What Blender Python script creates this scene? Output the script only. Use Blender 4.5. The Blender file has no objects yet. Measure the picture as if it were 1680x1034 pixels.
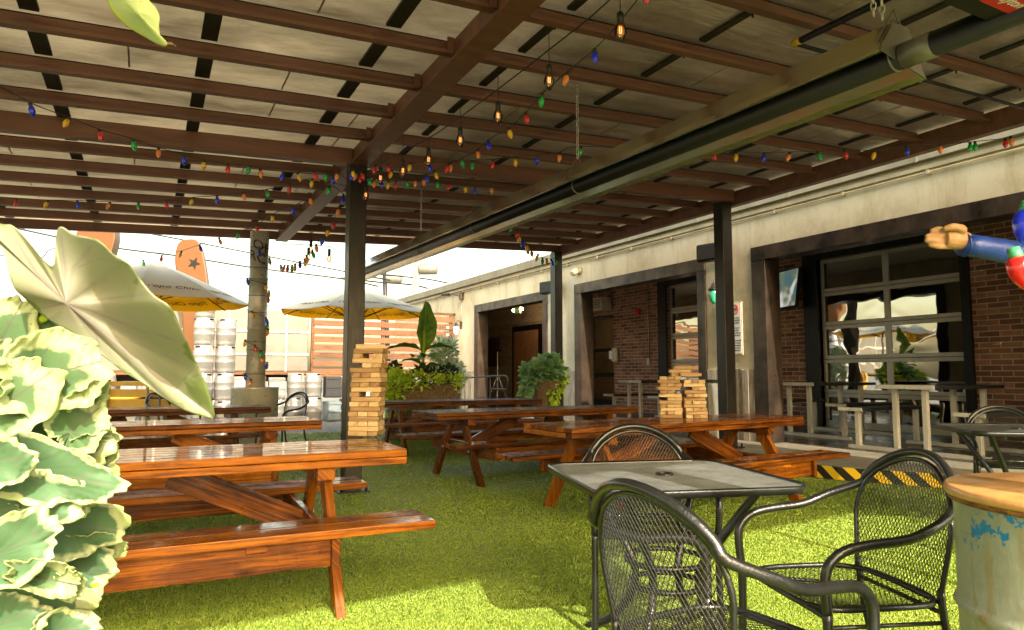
import bpy, bmesh, math, random
import numpy as np
from mathutils import Vector, Matrix
random.seed(7)
rng = np.random.default_rng(7)
R = math.radians
scene = bpy.context.scene
col = scene.collection

# ------------------------------------------------------------------ helpers
CAMH, FPX = 1.15, 1130.0
PITCH, YAW = math.atan(96/FPX), R(27.882)
cF = Vector((math.sin(YAW)*math.cos(PITCH), math.cos(YAW)*math.cos(PITCH), math.sin(PITCH)))
cR = Vector((math.cos(YAW), -math.sin(YAW), 0)); cU = cR.cross(cF)
CAM = Vector((0, 0, CAMH))
def ray(x, y): return cF + cR*((x-840)/FPX) - cU*((y-517)/FPX)
def onplane(x, y, ax, v):
    d = ray(x, y); return CAM + d*((v-CAM[ax])/d[ax])
def onZ(x, y, z): return onplane(x, y, 2, z)
def onX(x, y, z): return onplane(x, y, 0, z)
def onY(x, y, z): return onplane(x, y, 1, z)
def atD(x, y, d): return CAM + ray(x, y)*d

class MB:
    def __init__(s): s.v=[]; s.f=[]; s.uv=[]; s.t=[]; s.sm=[]
    def face(s, idx, uv=None, t=0.5, sm=False):
        s.f.append(tuple(idx)); s.uv.append(uv or [(0,0)]*len(idx)); s.t.append(t); s.sm.append(sm)
    def box(s, c, size, rz=0, M=None, t=None, taper=1.0):
        if t is None: t = random.random()
        hx,hy,hz = [q/2 for q in size]
        if M is None: M = Matrix.Translation(c) @ Matrix.Rotation(rz,4,'Z')
        b = len(s.v)
        L = max(range(3), key=lambda i: size[i])
        o = (random.random()*9, random.random()*9)
        P=[]
        for z in (-hz,hz):
            k = taper if z<0 else 1.0
            for x,y in ((-hx,-hy),(hx,-hy),(hx,hy),(-hx,hy)): P.append(Vector((x*k,y*k,z)))
        s.v += [tuple(M@p) for p in P]
        for q in ((0,3,2,1),(4,5,6,7),(0,1,5,4),(1,2,6,5),(2,3,7,6),(3,0,4,7)):
            uv=[]
            for i in q:
                p=P[i]; oth=[p[j] for j in range(3) if j!=L]
                uv.append((p[L]+o[0], oth[0]+oth[1]*1.0+o[1]))
            s.face([b+i for i in q], uv, t)
        return s
    def bx(s, x0,x1,y0,y1,z0,z1, t=None):
        return s.box(((x0+x1)/2,(y0+y1)/2,(z0+z1)/2),(abs(x1-x0),abs(y1-y0),abs(z1-z0)),t=t)
    def bar(s, p0, p1, w, h, up=(0,0,1), t=None):
        p0=Vector(p0); p1=Vector(p1); d=p1-p0; L=d.length; d.normalize()
        u=Vector(up); sd=u.cross(d)
        if sd.length<1e-4: sd=Vector((1,0,0)).cross(d)
        sd.normalize(); u=d.cross(sd)
        M=Matrix((( d.x,sd.x,u.x,0),(d.y,sd.y,u.y,0),(d.z,sd.z,u.z,0),(0,0,0,1)))
        M=Matrix.Translation((p0+p1)/2)@M
        return s.box(None,(L,w,h),M=M,t=t)
    def tube(s, pts, r, n=8, closed=False, caps=True, t=0.5):
        pts=[Vector(p) for p in pts]; m=len(pts)
        rr = r if isinstance(r,(list,tuple)) else [r]*m
        if closed: T=[(pts[(i+1)%m]-pts[i-1]).normalized() for i in range(m)]
        else: T=[(pts[min(i+1,m-1)]-pts[max(i-1,0)]).normalized() for i in range(m)]
        nrm=T[0].orthogonal().normalized(); b=len(s.v); acc=0; A=[]
        for i in range(m):
            nrm=(nrm-T[i]*nrm.dot(T[i]))
            if nrm.length<1e-6: nrm=T[i].orthogonal()
            nrm.normalize(); bn=T[i].cross(nrm)
            if i: acc+=(pts[i]-pts[i-1]).length
            A.append(acc)
            for k in range(n):
                a=2*math.pi*k/n; s.v.append(tuple(pts[i]+(nrm*math.cos(a)+bn*math.sin(a))*rr[i]))
        for i in range(m if closed else m-1):
            j=(i+1)%m
            for k in range(n):
                l=(k+1)%n
                s.face([b+i*n+k,b+i*n+l,b+j*n+l,b+j*n+k],[(A[i],k/n),(A[i],(k+1)/n),(A[j],(k+1)/n),(A[j],k/n)],t,n>4)
        if caps and not closed:
            s.face([b+k for k in range(n)][::-1],None,t); s.face([b+(m-1)*n+k for k in range(n)],None,t)
        return s
    def lathe(s, prof, c=(0,0,0), n=24, t=0.5, sm=True, M=None):
        b=len(s.v); c=Vector(c); m=len(prof)
        for r,z in prof:
            for k in range(n):
                a=2*math.pi*k/n; p=Vector((r*math.cos(a),r*math.sin(a),z))
                if M: p=M@p
                s.v.append(tuple(p+c))
        for i in range(m-1):
            for k in range(n):
                l=(k+1)%n
                s.face([b+i*n+k,b+i*n+l,b+(i+1)*n+l,b+(i+1)*n+k],[(k/n,prof[i][1]),((k+1)/n,prof[i][1]),((k+1)/n,prof[i+1][1]),(k/n,prof[i+1][1])],t,sm)
        if prof[0][0]>1e-4: s.face([b+k for k in range(n)][::-1],None,t)
        if prof[-1][0]>1e-4: s.face([b+(m-1)*n+k for k in range(n)],None,t)
        return s
    def prism(s, pts, f0, f1, t=0.5):
        # pts: 2-D outline, f0/f1 map (u,v)->3-D for the two faces
        b=len(s.v); n=len(pts)
        s.v += [tuple(f0(*p)) for p in pts]+[tuple(f1(*p)) for p in pts]
        s.face(list(range(b,b+n))[::-1],[tuple(p) for p in pts][::-1],t); s.face(list(range(b+n,b+2*n)),[tuple(p) for p in pts],t)
        for i in range(n):
            j=(i+1)%n; s.face([b+i,b+j,b+n+j,b+n+i],[pts[i],pts[j],pts[j],pts[i]],t)
        return s
    def grid(s, fn, nu, nv, t=0.5, attr=None):
        b=len(s.v)
        for i in range(nu+1):
            for j in range(nv+1): s.v.append(tuple(fn(i/nu,j/nv)))
        for i in range(nu):
            for j in range(nv):
                a=b+i*(nv+1)+j
                s.face([a,a+nv+1,a+nv+2,a+1],[(i/nu,j/nv),((i+1)/nu,j/nv),((i+1)/nu,(j+1)/nv),(i/nu,(j+1)/nv)],t,True)
        return s
    def build(s, name, mat, parent=None, bevel=0, solid=0, smooth=False):
        me=bpy.data.meshes.new(name); me.from_pydata(s.v,[],s.f)
        uvl=me.uv_layers.new(name='UVMap')
        flat=[c for u in s.uv for p in u for c in (p[0],p[1])]
        uvl.data.foreach_set('uv',flat)
        at=me.attributes.new('tint','FLOAT','FACE'); at.data.foreach_set('value',s.t)
        me.polygons.foreach_set('use_smooth',[True]*len(s.f) if smooth else s.sm)
        me.materials.append(mat); me.update()
        o=bpy.data.objects.new(name,me); col.objects.link(o)
        if parent: o.parent=parent
        if bevel:
            m=o.modifiers.new('bevel','BEVEL'); m.width=bevel; m.segments=2; m.limit_method='ANGLE'; m.angle_limit=R(40)
        if solid:
            m=o.modifiers.new('solid','SOLIDIFY'); m.thickness=solid; m.offset=0
        return o
def tag(o,label=None,cat=None,group=None,kind=None):
    if label: o['label']=label
    if cat: o['category']=cat
    if group: o['group']=group
    if kind: o['kind']=kind
    return o
def thing(name,label,cat,loc=(0,0,0),rz=0,group=None,scale=1):
    o=bpy.data.objects.new(name,None); col.objects.link(o); o.empty_display_size=.1
    o.location=loc; o.rotation_euler=(0,0,rz); o.scale=(scale,)*3
    return tag(o,label,cat,group)
def copy_tree(o,parent=None):
    c=o.copy(); col.objects.link(c); c.parent=parent
    for ch in list(o.children): copy_tree(ch,c)
    return c
def catmull(P,k=6,closed=False):
    P=[Vector(p) for p in P]; n=len(P); out=[]
    for i in range(n if closed else n-1):
        if closed: a,b,c,d=P[i-1],P[i],P[(i+1)%n],P[(i+2)%n]
        else: a,b,c,d=P[max(i-1,0)],P[i],P[i+1],P[min(i+2,n-1)]
        for j in range(k):
            t=j/k; out.append(0.5*((2*b)+(c-a)*t+(2*a-5*b+4*c-d)*t*t+(3*b-a-3*c+d)*t**3))
    if not closed: out.append(P[-1])
    return out
def text_mesh(name,body,size,M,mat,parent=None,shear=0,extrude=.001,mirror=False):
    cu=bpy.data.curves.new(name,'FONT'); cu.body=body; cu.size=size; cu.shear=shear; cu.extrude=extrude
    cu.align_x='CENTER'; cu.align_y='CENTER'
    o=bpy.data.objects.new(name+'_curve',cu); col.objects.link(o)
    bpy.context.view_layer.update()
    me=bpy.data.meshes.new_from_object(o.evaluated_get(bpy.context.evaluated_depsgraph_get()))
    bpy.data.objects.remove(o); me.name=name; me.transform(M); me.materials.clear(); me.materials.append(mat)
    ob=bpy.data.objects.new(name,me); col.objects.link(ob); ob.parent=parent
    return ob
def frameM(o,x,y):   # matrix with origin o, x axis, y axis
    x=Vector(x).normalized(); z=x.cross(Vector(y)).normalized(); y=z.cross(x)
    return Matrix(((x.x,y.x,z.x,o[0]),(x.y,y.y,z.y,o[1]),(x.z,y.z,z.z,o[2]),(0,0,0,1)))

# ------------------------------------------------------------------ materials
def newmat(name):
    m=bpy.data.materials.new(name); m.use_nodes=True; nt=m.node_tree
    return m,nt,nt.nodes['Principled BSDF']
def N(nt,typ,**kw):
    n=nt.nodes.new(typ)
    for k,v in kw.items():
        if k in n.inputs: n.inputs[k].default_value=v
        else: setattr(n,k,v)
    return n
def ramp(nt,fac,stops):
    r=nt.nodes.new('ShaderNodeValToRGB'); e=r.color_ramp.elements
    while len(e)<len(stops): e.new(0.5)
    for i,(p,c) in enumerate(stops): e[i].position=p; e[i].color=(*c,1)
    nt.links.new(fac,r.inputs[0]); return r.outputs[0]
def bumpn(nt,bs,h,strength,dist=.01):
    b=N(nt,'ShaderNodeBump'); b.inputs['Strength'].default_value=strength; b.inputs['Distance'].default_value=dist
    nt.links.new(h,b.inputs['Height']); nt.links.new(b.outputs[0],bs.inputs['Normal'])
def coords(nt,kind='Object',scale=(1,1,1)):
    tc=N(nt,'ShaderNodeTexCoord'); mp=N(nt,'ShaderNodeMapping'); mp.inputs['Scale'].default_value=scale
    nt.links.new(tc.outputs[kind],mp.inputs[0]); return mp.outputs[0]
def noise(nt,vec,scale,detail=5,rough=.6,dist=0):
    n=N(nt,'ShaderNodeTexNoise'); n.inputs['Scale'].default_value=scale; n.inputs['Detail'].default_value=detail
    n.inputs['Roughness'].default_value=rough; n.inputs['Distortion'].default_value=dist
    nt.links.new(vec,n.inputs['Vector']); return n.outputs['Fac']
def plain(name,c,rough=.5,metal=0,coat=0,spec=.5,var=.25,vs=6,bump=0,bs=60,c2=None,trans=0,stretch=(1,1,1),rv=0):
    m,nt,b=newmat(name); v=coords(nt,'Object',stretch)
    f=noise(nt,v,vs,6,.65)
    c2=c2 or tuple(x*(1-var) for x in c); c1=tuple(min(1,x*(1+var*.5)) for x in c)
    nt.links.new(ramp(nt,f,[(.32,c2),(.68,c1)]),b.inputs['Base Color'])
    b.inputs['Roughness'].default_value=rough; b.inputs['Metallic'].default_value=metal
    b.inputs['Coat Weight'].default_value=coat; b.inputs['Coat Roughness'].default_value=.08
    b.inputs['Specular IOR Level'].default_value=spec
    if rv:
        mr=N(nt,'ShaderNodeMapRange'); mr.inputs[3].default_value=max(.03,rough-rv); mr.inputs[4].default_value=rough+rv
        mr.inputs[1].default_value=.3; mr.inputs[2].default_value=.7
        nt.links.new(noise(nt,v,vs*2.3,4,.6),mr.inputs[0]); nt.links.new(mr.outputs[0],b.inputs['Roughness'])
    if bump: bumpn(nt,b,noise(nt,v,bs,4,.6),bump)
    if trans:
        b.inputs['Transmission Weight'].default_value=trans
    return m
def wood(name,stops,rough=.25,coat=.5,grain=26,bump=.25,knots=True,tintamt=.5,blotch=.5):
    m,nt,b=newmat(name)
    v=coords(nt,'UV',(1.1,grain,1))
    tin=N(nt,'ShaderNodeAttribute',attribute_name='tint')
    f0=noise(nt,v,2.2,7,.62,.6); blot=noise(nt,coords(nt,'UV',(2.2,3.5,1)),1.6,4,.6)
    fm=N(nt,'ShaderNodeMath',operation='MULTIPLY_ADD'); nt.links.new(blot,fm.inputs[0]); fm.inputs[1].default_value=blotch; nt.links.new(f0,fm.inputs[2])
    fs_=N(nt,'ShaderNodeMath',operation='SUBTRACT'); nt.links.new(fm.outputs[0],fs_.inputs[0]); fs_.inputs[1].default_value=blotch*.5; f=fs_.outputs[0]
    fine=noise(nt,coords(nt,'UV',(6,220,1)),1.0,3,.6)
    mx=N(nt,'ShaderNodeMath',operation='MULTIPLY_ADD'); nt.links.new(fine,mx.inputs[0]); mx.inputs[1].default_value=.22; nt.links.new(f,mx.inputs[2])
    t2=N(nt,'ShaderNodeMath',operation='MULTIPLY_ADD'); nt.links.new(tin.outputs['Fac'],t2.inputs[0]); t2.inputs[1].default_value=tintamt*.55; nt.links.new(mx.outputs[0],t2.inputs[2])
    t3=N(nt,'ShaderNodeMath',operation='SUBTRACT'); nt.links.new(t2.outputs[0],t3.inputs[0]); t3.inputs[1].default_value=.11+tintamt*.27
    c=ramp(nt,t3.outputs[0],stops)
    if knots:
        vo=N(nt,'ShaderNodeTexVoronoi'); vo.inputs['Scale'].default_value=1.0; vo.inputs['Randomness'].default_value=1
        nt.links.new(coords(nt,'UV',(2.6,9,1)),vo.inputs['Vector'])
        k=ramp(nt,vo.outputs['Distance'],[(.05,(.12,.05,.02)),(.16,(1,1,1))])
        mm=N(nt,'ShaderNodeMix',data_type='RGBA',blend_type='MULTIPLY'); mm.inputs[0].default_value=.85
        nt.links.new(c,mm.inputs[6]); nt.links.new(k,mm.inputs[7]); c=mm.outputs[2]
    nt.links.new(c,b.inputs['Base Color'])
    b.inputs['Roughness'].default_value=rough; b.inputs['Coat Weight'].default_value=coat; b.inputs['Coat Roughness'].default_value=.05; b.inputs['Specular IOR Level'].default_value=.15 if coat else .4
    if coat:
        rr=ramp(nt,noise(nt,coords(nt,'Object'),5,5,.7),[(.38,(rough*.6,)*3),(.62,(min(1,rough*1.9),)*3)]); nt.links.new(rr,b.inputs['Roughness'])
        cc=ramp(nt,noise(nt,coords(nt,'Object'),9,4,.7),[(.36,(coat*.35,)*3),(.55,(coat,)*3)])
        ge=N(nt,'ShaderNodeNewGeometry'); gz=N(nt,'ShaderNodeSeparateXYZ'); nt.links.new(ge.outputs['Normal'],gz.inputs[0]); mr=N(nt,'ShaderNodeMapRange'); mr.inputs[1].default_value=.3; mr.inputs[2].default_value=.9; mr.inputs[3].default_value=.12; nt.links.new(gz.outputs[2],mr.inputs[0])
        cm=N(nt,'ShaderNodeMath',operation='MULTIPLY'); nt.links.new(cc,cm.inputs[0]); nt.links.new(mr.outputs[0],cm.inputs[1]); nt.links.new(cm.outputs[0],b.inputs['Coat Weight'])
    bumpn(nt,b,mx.outputs[0],bump,.004)
    return m
M={}
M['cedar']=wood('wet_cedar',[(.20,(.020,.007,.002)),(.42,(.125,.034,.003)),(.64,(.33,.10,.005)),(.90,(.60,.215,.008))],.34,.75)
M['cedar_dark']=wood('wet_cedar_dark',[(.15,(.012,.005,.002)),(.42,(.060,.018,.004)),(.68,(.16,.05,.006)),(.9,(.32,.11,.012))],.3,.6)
M['pine']=wood('pine_block',[(.08,(.15,.07,.02)),(.34,(.33,.19,.075)),(.6,(.52,.34,.15)),(.85,(.66,.48,.26))],.55,0,grain=18,bump=.3,tintamt=1.0)
M['rustwood']=wood('orange_stained',[(.15,(.03,.010,.002)),(.45,(.11,.040,.009)),(.75,(.18,.072,.018)),(.95,(.22,.095,.028))],.5,0,grain=5,bump=.2)
M['slat']=wood('fence_slat',[(.15,(.05,.018,.006)),(.45,(.12,.047,.016)),(.75,(.17,.075,.029)),(.95,(.20,.09,.04))],.6,0,grain=14,bump=.2)
M['doorwood']=wood('brown_door_board',[(.15,(.16,.08,.035)),(.45,(.36,.20,.10)),(.75,(.50,.31,.16)),(.95,(.6,.4,.22))],.6,0,grain=10,bump=.2)
M['greywood']=wood('weathered_board',[(.12,(.05,.035,.022)),(.4,(.20,.16,.11)),(.65,(.36,.31,.24)),(.9,(.50,.45,.38))],.8,0,grain=14,bump=.6,tintamt=.8)
M['darkwood']=wood('dark_cladding',[(.12,(.10,.08,.05)),(.45,(.36,.30,.20)),(.8,(.52,.45,.32))],.6,0,grain=10,bump=.3)
M['purlin']=plain('brown_painted_steel',(.16,.062,.034),.5,.0,var=.35,vs=3,bump=.06,bs=30,stretch=(.4,4,4))
M['batten']=plain('black_batten',(.020,.013,.009),.6,var=.5,vs=8,stretch=(8,1,1))
M['post']=plain('dark_steel_post',(.028,.023,.017),.38,.3,c2=(.014,.013,.011),vs=5,bump=.08,bs=25,stretch=(3,3,.6),rv=.1)
M['steelframe']=plain('patina_steel',(.085,.055,.035),.40,.5,c2=(.014,.012,.010),vs=2.6,bump=.12,bs=14,stretch=(1,1,.7),rv=.15)
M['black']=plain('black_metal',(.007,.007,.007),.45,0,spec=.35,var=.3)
M['chair']=plain('black_gloss_wrought_iron',(.014,.0145,.0145),.3,.3,coat=.5,var=.35,vs=20,bump=.25,bs=90)
M['wire']=plain('dark_mesh_wire',(.028,.028,.026),.32,.5,coat=.3,var=.35,vs=30)
M['tablewire']=plain('sunlit_grey_wire',(.15,.155,.15),.35,.5,var=.5,vs=9,c2=(.10,.10,.09))  # lighter copy of the mesh wire, its grey painting sun glare on the tabletop
M['flash']=plain('cream_flashing',(.24,.21,.145),.6,var=.3,vs=2); M['flash2']=plain('cream_painted_conduit',(.42,.35,.22),.6,var=.3,vs=3)
M['alu']=plain('brushed_frame',(.46,.43,.36),.42,.35,var=.18,vs=4)
M['whitemetal']=plain('pale_painted_frame',(.55,.51,.42),.45,.1,var=.14,vs=5)
M['stainless']=plain('stainless_sheet',(.19,.175,.145),.35,.35,var=.15,vs=1.2,bump=.5,bs=2.2,rv=.08)
M['galv']=plain('galvanised_pipe',(.60,.57,.50),.34,.4,var=.3,vs=4,bump=.12,bs=8,rv=.1)
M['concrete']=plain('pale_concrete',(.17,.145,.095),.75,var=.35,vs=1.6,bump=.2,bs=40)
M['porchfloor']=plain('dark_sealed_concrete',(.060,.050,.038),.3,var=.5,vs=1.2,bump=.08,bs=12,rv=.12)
M['asphalt']=plain('gravel_asphalt',(.16,.15,.13),.9,var=.35,vs=9,bump=.4,bs=90)
M['rubber']=plain('black_rubber',(.015,.015,.015),.6)
M['cable']=plain('black_cable',(.008,.009,.007),.5)
M['greencable']=plain('dark_green_cable',(.03,.038,.02),.5)
M['yellow']=plain('yellow_paint',(.50,.27,.015),.5,var=.15)
def canvas(name,c,tr):
    m,nt,b=newmat(name); v=coords(nt); cc=ramp(nt,noise(nt,v,3,4,.6),[(.3,tuple(x*.92 for x in c)),(.7,c)])
    nt.links.new(cc,b.inputs['Base Color']); b.inputs['Roughness'].default_value=.85; tl=N(nt,'ShaderNodeBsdfTranslucent'); nt.links.new(cc,tl.inputs[0])
    ms=N(nt,'ShaderNodeMixShader'); ms.inputs[0].default_value=tr; nt.links.new(b.outputs[0],ms.inputs[1]); nt.links.new(tl.outputs[0],ms.inputs[2]); nt.links.new(ms.outputs[0],nt.nodes['Material Output'].inputs[0])
    bumpn(nt,b,noise(nt,v,6,3,.5),.15,.02); return m
M['cream_']=plain('cream_canvas',(.60,.54,.43),.85,var=.10,vs=3,bump=.1,bs=5)
M['mustard']=canvas('mustard_canvas',(.95,.52,.006),.6); M['cream']=canvas('cream_canvas',(.92,.82,.60),.25)
M['brownink']=plain('brown_print',(.13,.03,.012),.8,var=.1)
M['red']=plain('red_label',(.65,.02,.015),.4,var=.05)
M['white']=plain('white_print',(.8,.8,.78),.5,var=.03)
M['brownshell']=plain('rusted_brown_sheet',(.13,.055,.025),.5,.3,var=.6,vs=4,bump=.3,bs=6,c2=(.035,.017,.010))
M['stone']=plain('aggregate_stone',(.20,.135,.075),.9,c2=(.055,.033,.017),vs=38,bump=.9,bs=70)
M['cabinet']=plain('grey_cabinet',(.17,.165,.135),.45,.2,var=.2,vs=2)
M['skinwood']=plain('carved_hand_paint',(.46,.27,.12),.6,c2=(.27,.14,.055),vs=9,bump=.15,bs=20)
M['blue']=plain('blue_vinyl_sleeve',(.008,.04,.26),.4,coat=.15,var=.5,vs=11,bump=1.0,bs=9)
M['beige']=plain('beige_plastic',(.55,.46,.32),.5,var=.1)
M['tan_camera']=plain('tan_plastic',(.32,.27,.17),.5,var=.1)
M['keg']=plain('keg_steel',(.40,.38,.35),.3,.6,var=.15,vs=5,bump=.1,bs=8)
M['redblock']=plain('dark_red_panel',(.06,.008,.008),.4,var=.2)
M['bulbwarm']=plain('edison_glass',(.80,.50,.32),.12,coat=.6,var=.1)
for nme,c in dict(B=(.01,.03,.85),R=(.72,.015,.015),G=(.0,.42,.07),Y=(.85,.48,.01),O=(.9,.26,.05)).items():
    m_=plain('bulb_'+nme,c,.18,coat=.6,var=.2,vs=60)
    M['bulb'+nme]=m_
def emis(name,c,s):
    m,nt,b=newmat(name); b.inputs['Base Color'].default_value=(*c,1); b.inputs['Emission Color'].default_value=(*c,1); b.inputs['Emission Strength'].default_value=s; return m
M['filament']=emis('warm_filament',(1,.45,.16),.8)
M['spotlit']=emis('lit_spot_lamp',(1,.62,.34),14)
M['neon']=emis('cool_white_sign',(.5,.8,1),1.6)
M['bluescreen']=emis('blue_screen',(.01,.04,.35),.7)
M['exitgreen']=emis('green_exit_face',(.12,.30,.04),.10)
M['lampglow']=emis('lit_lamp_glass',(1,.85,.6),1.5)
M['tvglow']=emis('television_picture',(.22,.27,.24),.25)
# the television shows a blurred picture
_nt=M['tvglow'].node_tree; _b=_nt.nodes['Principled BSDF']
_c=ramp(_nt,noise(_nt,coords(_nt,'Object'),2.6,2,.4,1.2),[(.35,(.03,.09,.12)),(.48,(.10,.12,.07)),(.6,(.38,.37,.33)),(.7,(.5,.5,.5))]); _nt.links.new(_c,_b.inputs['Emission Color'])
# stucco
def stucco():
    m,nt,b=newmat('aged_cream_stucco'); v=coords(nt)
    f=noise(nt,v,.9,8,.7); st=noise(nt,coords(nt,'Object',(1,1.5,.25)),2.2,6,.7)
    c1=ramp(nt,f,[(.3,(.42,.35,.22)),(.5,(.63,.55,.38)),(.75,(.70,.63,.48))])
    c2=ramp(nt,st,[(.28,(.62,.55,.40)),(.5,(1,1,1))])
    mm=N(nt,'ShaderNodeMix',data_type='RGBA',blend_type='MULTIPLY'); mm.inputs[0].default_value=.7
    nt.links.new(c1,mm.inputs[6]); nt.links.new(c2,mm.inputs[7]); nt.links.new(mm.outputs[2],b.inputs['Base Color'])
    b.inputs['Roughness'].default_value=.85; bumpn(nt,b,noise(nt,v,24,5,.6),.25,.01); return m
M['stucco']=stucco()
def brick():
    m,nt,b=newmat('red_brick')
    tc=N(nt,'ShaderNodeTexCoord'); sx=N(nt,'ShaderNodeSeparateXYZ'); cx=N(nt,'ShaderNodeCombineXYZ')
    nt.links.new(tc.outputs['Object'],sx.inputs[0]); ad=N(nt,'ShaderNodeMath',operation='ADD')
    nt.links.new(sx.outputs[0],ad.inputs[0]); nt.links.new(sx.outputs[1],ad.inputs[1])
    nt.links.new(ad.outputs[0],cx.inputs[0]); nt.links.new(sx.outputs[2],cx.inputs[1])
    bt=N(nt,'ShaderNodeTexBrick'); bt.inputs['Scale'].default_value=1; bt.inputs['Brick Width'].default_value=.30; bt.inputs['Row Height'].default_value=.085
    bt.inputs['Mortar Size'].default_value=.008; bt.inputs['Color1'].default_value=(.15,.055,.030,1); bt.inputs['Color2'].default_value=(.40,.185,.11,1); bt.inputs['Mortar'].default_value=(.42,.35,.26,1); bt.inputs['Bias'].default_value=-.2
    nt.links.new(cx.outputs[0],bt.inputs['Vector'])
    # a few pale bricks: white noise per brick cell
    f=noise(nt,coords(nt,'Object',(1,1,3.2)),2.7,2,.5)
    pal=ramp(nt,f,[(.70,(1,1,1)),(.72,(2.1,2.6,2.8))])
    mm=N(nt,'ShaderNodeMix',data_type='RGBA',blend_type='MULTIPLY'); mm.inputs[0].default_value=1
    nt.links.new(bt.outputs['Color'],mm.inputs[6]); nt.links.new(pal,mm.inputs[7])
    m3=N(nt,'ShaderNodeMix',data_type='RGBA',blend_type='MULTIPLY'); m3.inputs[0].default_value=.8; nt.links.new(mm.outputs[2],m3.inputs[6]); nt.links.new(ramp(nt,noise(nt,coords(nt,'Object'),5,6,.7),[(.3,(.55,.5,.45)),(.6,(1.1,1.05,1))]),m3.inputs[7]); nt.links.new(m3.outputs[2],b.inputs['Base Color']); b.inputs['Roughness'].default_value=.8
    inv=N(nt,'ShaderNodeMath',operation='SUBTRACT'); inv.inputs[0].default_value=1; nt.links.new(bt.outputs['Fac'],inv.inputs[1])
    bumpn(nt,b,inv.outputs[0],.5,.01); return m
M['brick']=brick()
def foil():
    m,nt,b=newmat('roof_insulation_foil'); v=coords(nt)
    f=noise(nt,coords(nt,'Object',(1.2,2.5,1)),1.6,7,.7)
    nt.links.new(ramp(nt,f,[(.3,(.36,.31,.23)),(.5,(.62,.55,.43)),(.72,(.80,.73,.60))]),b.inputs['Base Color'])
    b.inputs['Metallic'].default_value=.88; b.inputs['Roughness'].default_value=.30
    w=noise(nt,coords(nt,'Object',(.6,3.5,1)),2.0,4,.55,.8); w2=noise(nt,v,55,3,.6)
    ad=N(nt,'ShaderNodeMath',operation='MULTIPLY_ADD'); nt.links.new(w2,ad.inputs[0]); ad.inputs[1].default_value=.06; nt.links.new(w,ad.inputs[2])
    bumpn(nt,b,ad.outputs[0],.45,.04)
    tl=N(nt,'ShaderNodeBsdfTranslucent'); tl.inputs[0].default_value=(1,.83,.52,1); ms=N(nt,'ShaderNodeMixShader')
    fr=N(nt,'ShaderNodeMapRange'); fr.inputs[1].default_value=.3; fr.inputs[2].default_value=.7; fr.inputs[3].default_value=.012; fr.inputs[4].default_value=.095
    nt.links.new(noise(nt,coords(nt,'Object',(.6,1.5,1)),1.3,7,.7,.3),fr.inputs[0]); sx=N(nt,'ShaderNodeSeparateXYZ'); nt.links.new(coords(nt,'Object'),sx.inputs[0]); gx=N(nt,'ShaderNodeMapRange'); gx.inputs[1].default_value=-1.2; gx.inputs[2].default_value=1.0; gx.inputs[3].default_value=1; gx.inputs[4].default_value=.08  # ceiling light painted in: translucency patchy, fading from a glowing left to a dark right
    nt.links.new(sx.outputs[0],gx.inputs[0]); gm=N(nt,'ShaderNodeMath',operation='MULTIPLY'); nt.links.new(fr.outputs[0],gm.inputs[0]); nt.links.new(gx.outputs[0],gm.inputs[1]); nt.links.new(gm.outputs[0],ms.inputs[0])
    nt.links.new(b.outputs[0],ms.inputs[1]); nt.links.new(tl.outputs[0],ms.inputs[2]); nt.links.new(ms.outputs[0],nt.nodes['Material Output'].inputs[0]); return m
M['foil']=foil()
def glass():
    m=bpy.data.materials.new('reflective_tinted_glass'); m.use_nodes=True; nt=m.node_tree; nt.nodes.clear()
    out=N(nt,'ShaderNodeOutputMaterial'); gl=N(nt,'ShaderNodeBsdfGlossy'); tr=N(nt,'ShaderNodeBsdfTransparent'); mx=N(nt,'ShaderNodeMixShader')
    gl.inputs['Roughness'].default_value=.02; gl.inputs['Color'].default_value=(.95,.95,.92,1); tr.inputs['Color'].default_value=(.45,.47,.47,1)
    mx.inputs[0].default_value=.48; nt.links.new(tr.outputs[0],mx.inputs[1]); nt.links.new(gl.outputs[0],mx.inputs[2]); nt.links.new(mx.outputs[0],out.inputs[0])
    b=N(nt,'ShaderNodeBump'); b.inputs['Strength'].default_value=.35; b.inputs['Distance'].default_value=.02
    nt.links.new(noise(nt,coords(nt,'Object',(1,1.4,1.8)),.9,1,.4,.5),b.inputs['Height']); nt.links.new(b.outputs[0],gl.inputs['Normal'])
    return m
M['glass']=glass()
def turfm(name,lo,hi,attr):
    m,nt,b=newmat(name)
    big=noise(nt,coords(nt,'Object'),.7,5,.6,.4)
    if attr:
        a=N(nt,'ShaderNodeAttribute',attribute_name='tint'); sm=N(nt,'ShaderNodeMath',operation='MULTIPLY_ADD'); nt.links.new(a.outputs['Fac'],sm.inputs[0]); sm.inputs[1].default_value=.55
        sb=N(nt,'ShaderNodeMath',operation='MULTIPLY'); nt.links.new(big,sb.inputs[0]); sb.inputs[1].default_value=.55
        nt.links.new(sb.outputs[0],sm.inputs[2]); f=sm.outputs[0]
    else: f=noise(nt,coords(nt,'Object'),60,3,.7)
    nt.links.new(ramp(nt,f,[(.15,lo),(.85,hi)]),b.inputs['Base Color']); b.inputs['Roughness'].default_value=.5; b.inputs['Specular IOR Level'].default_value=.25
    return m
M['turf']=turfm('turf_backing',(.05,.085,.006),(.14,.20,.02),False)
M['blade']=turfm('turf_blade',(.075,.145,.006),(.31,.385,.062),True)
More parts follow.
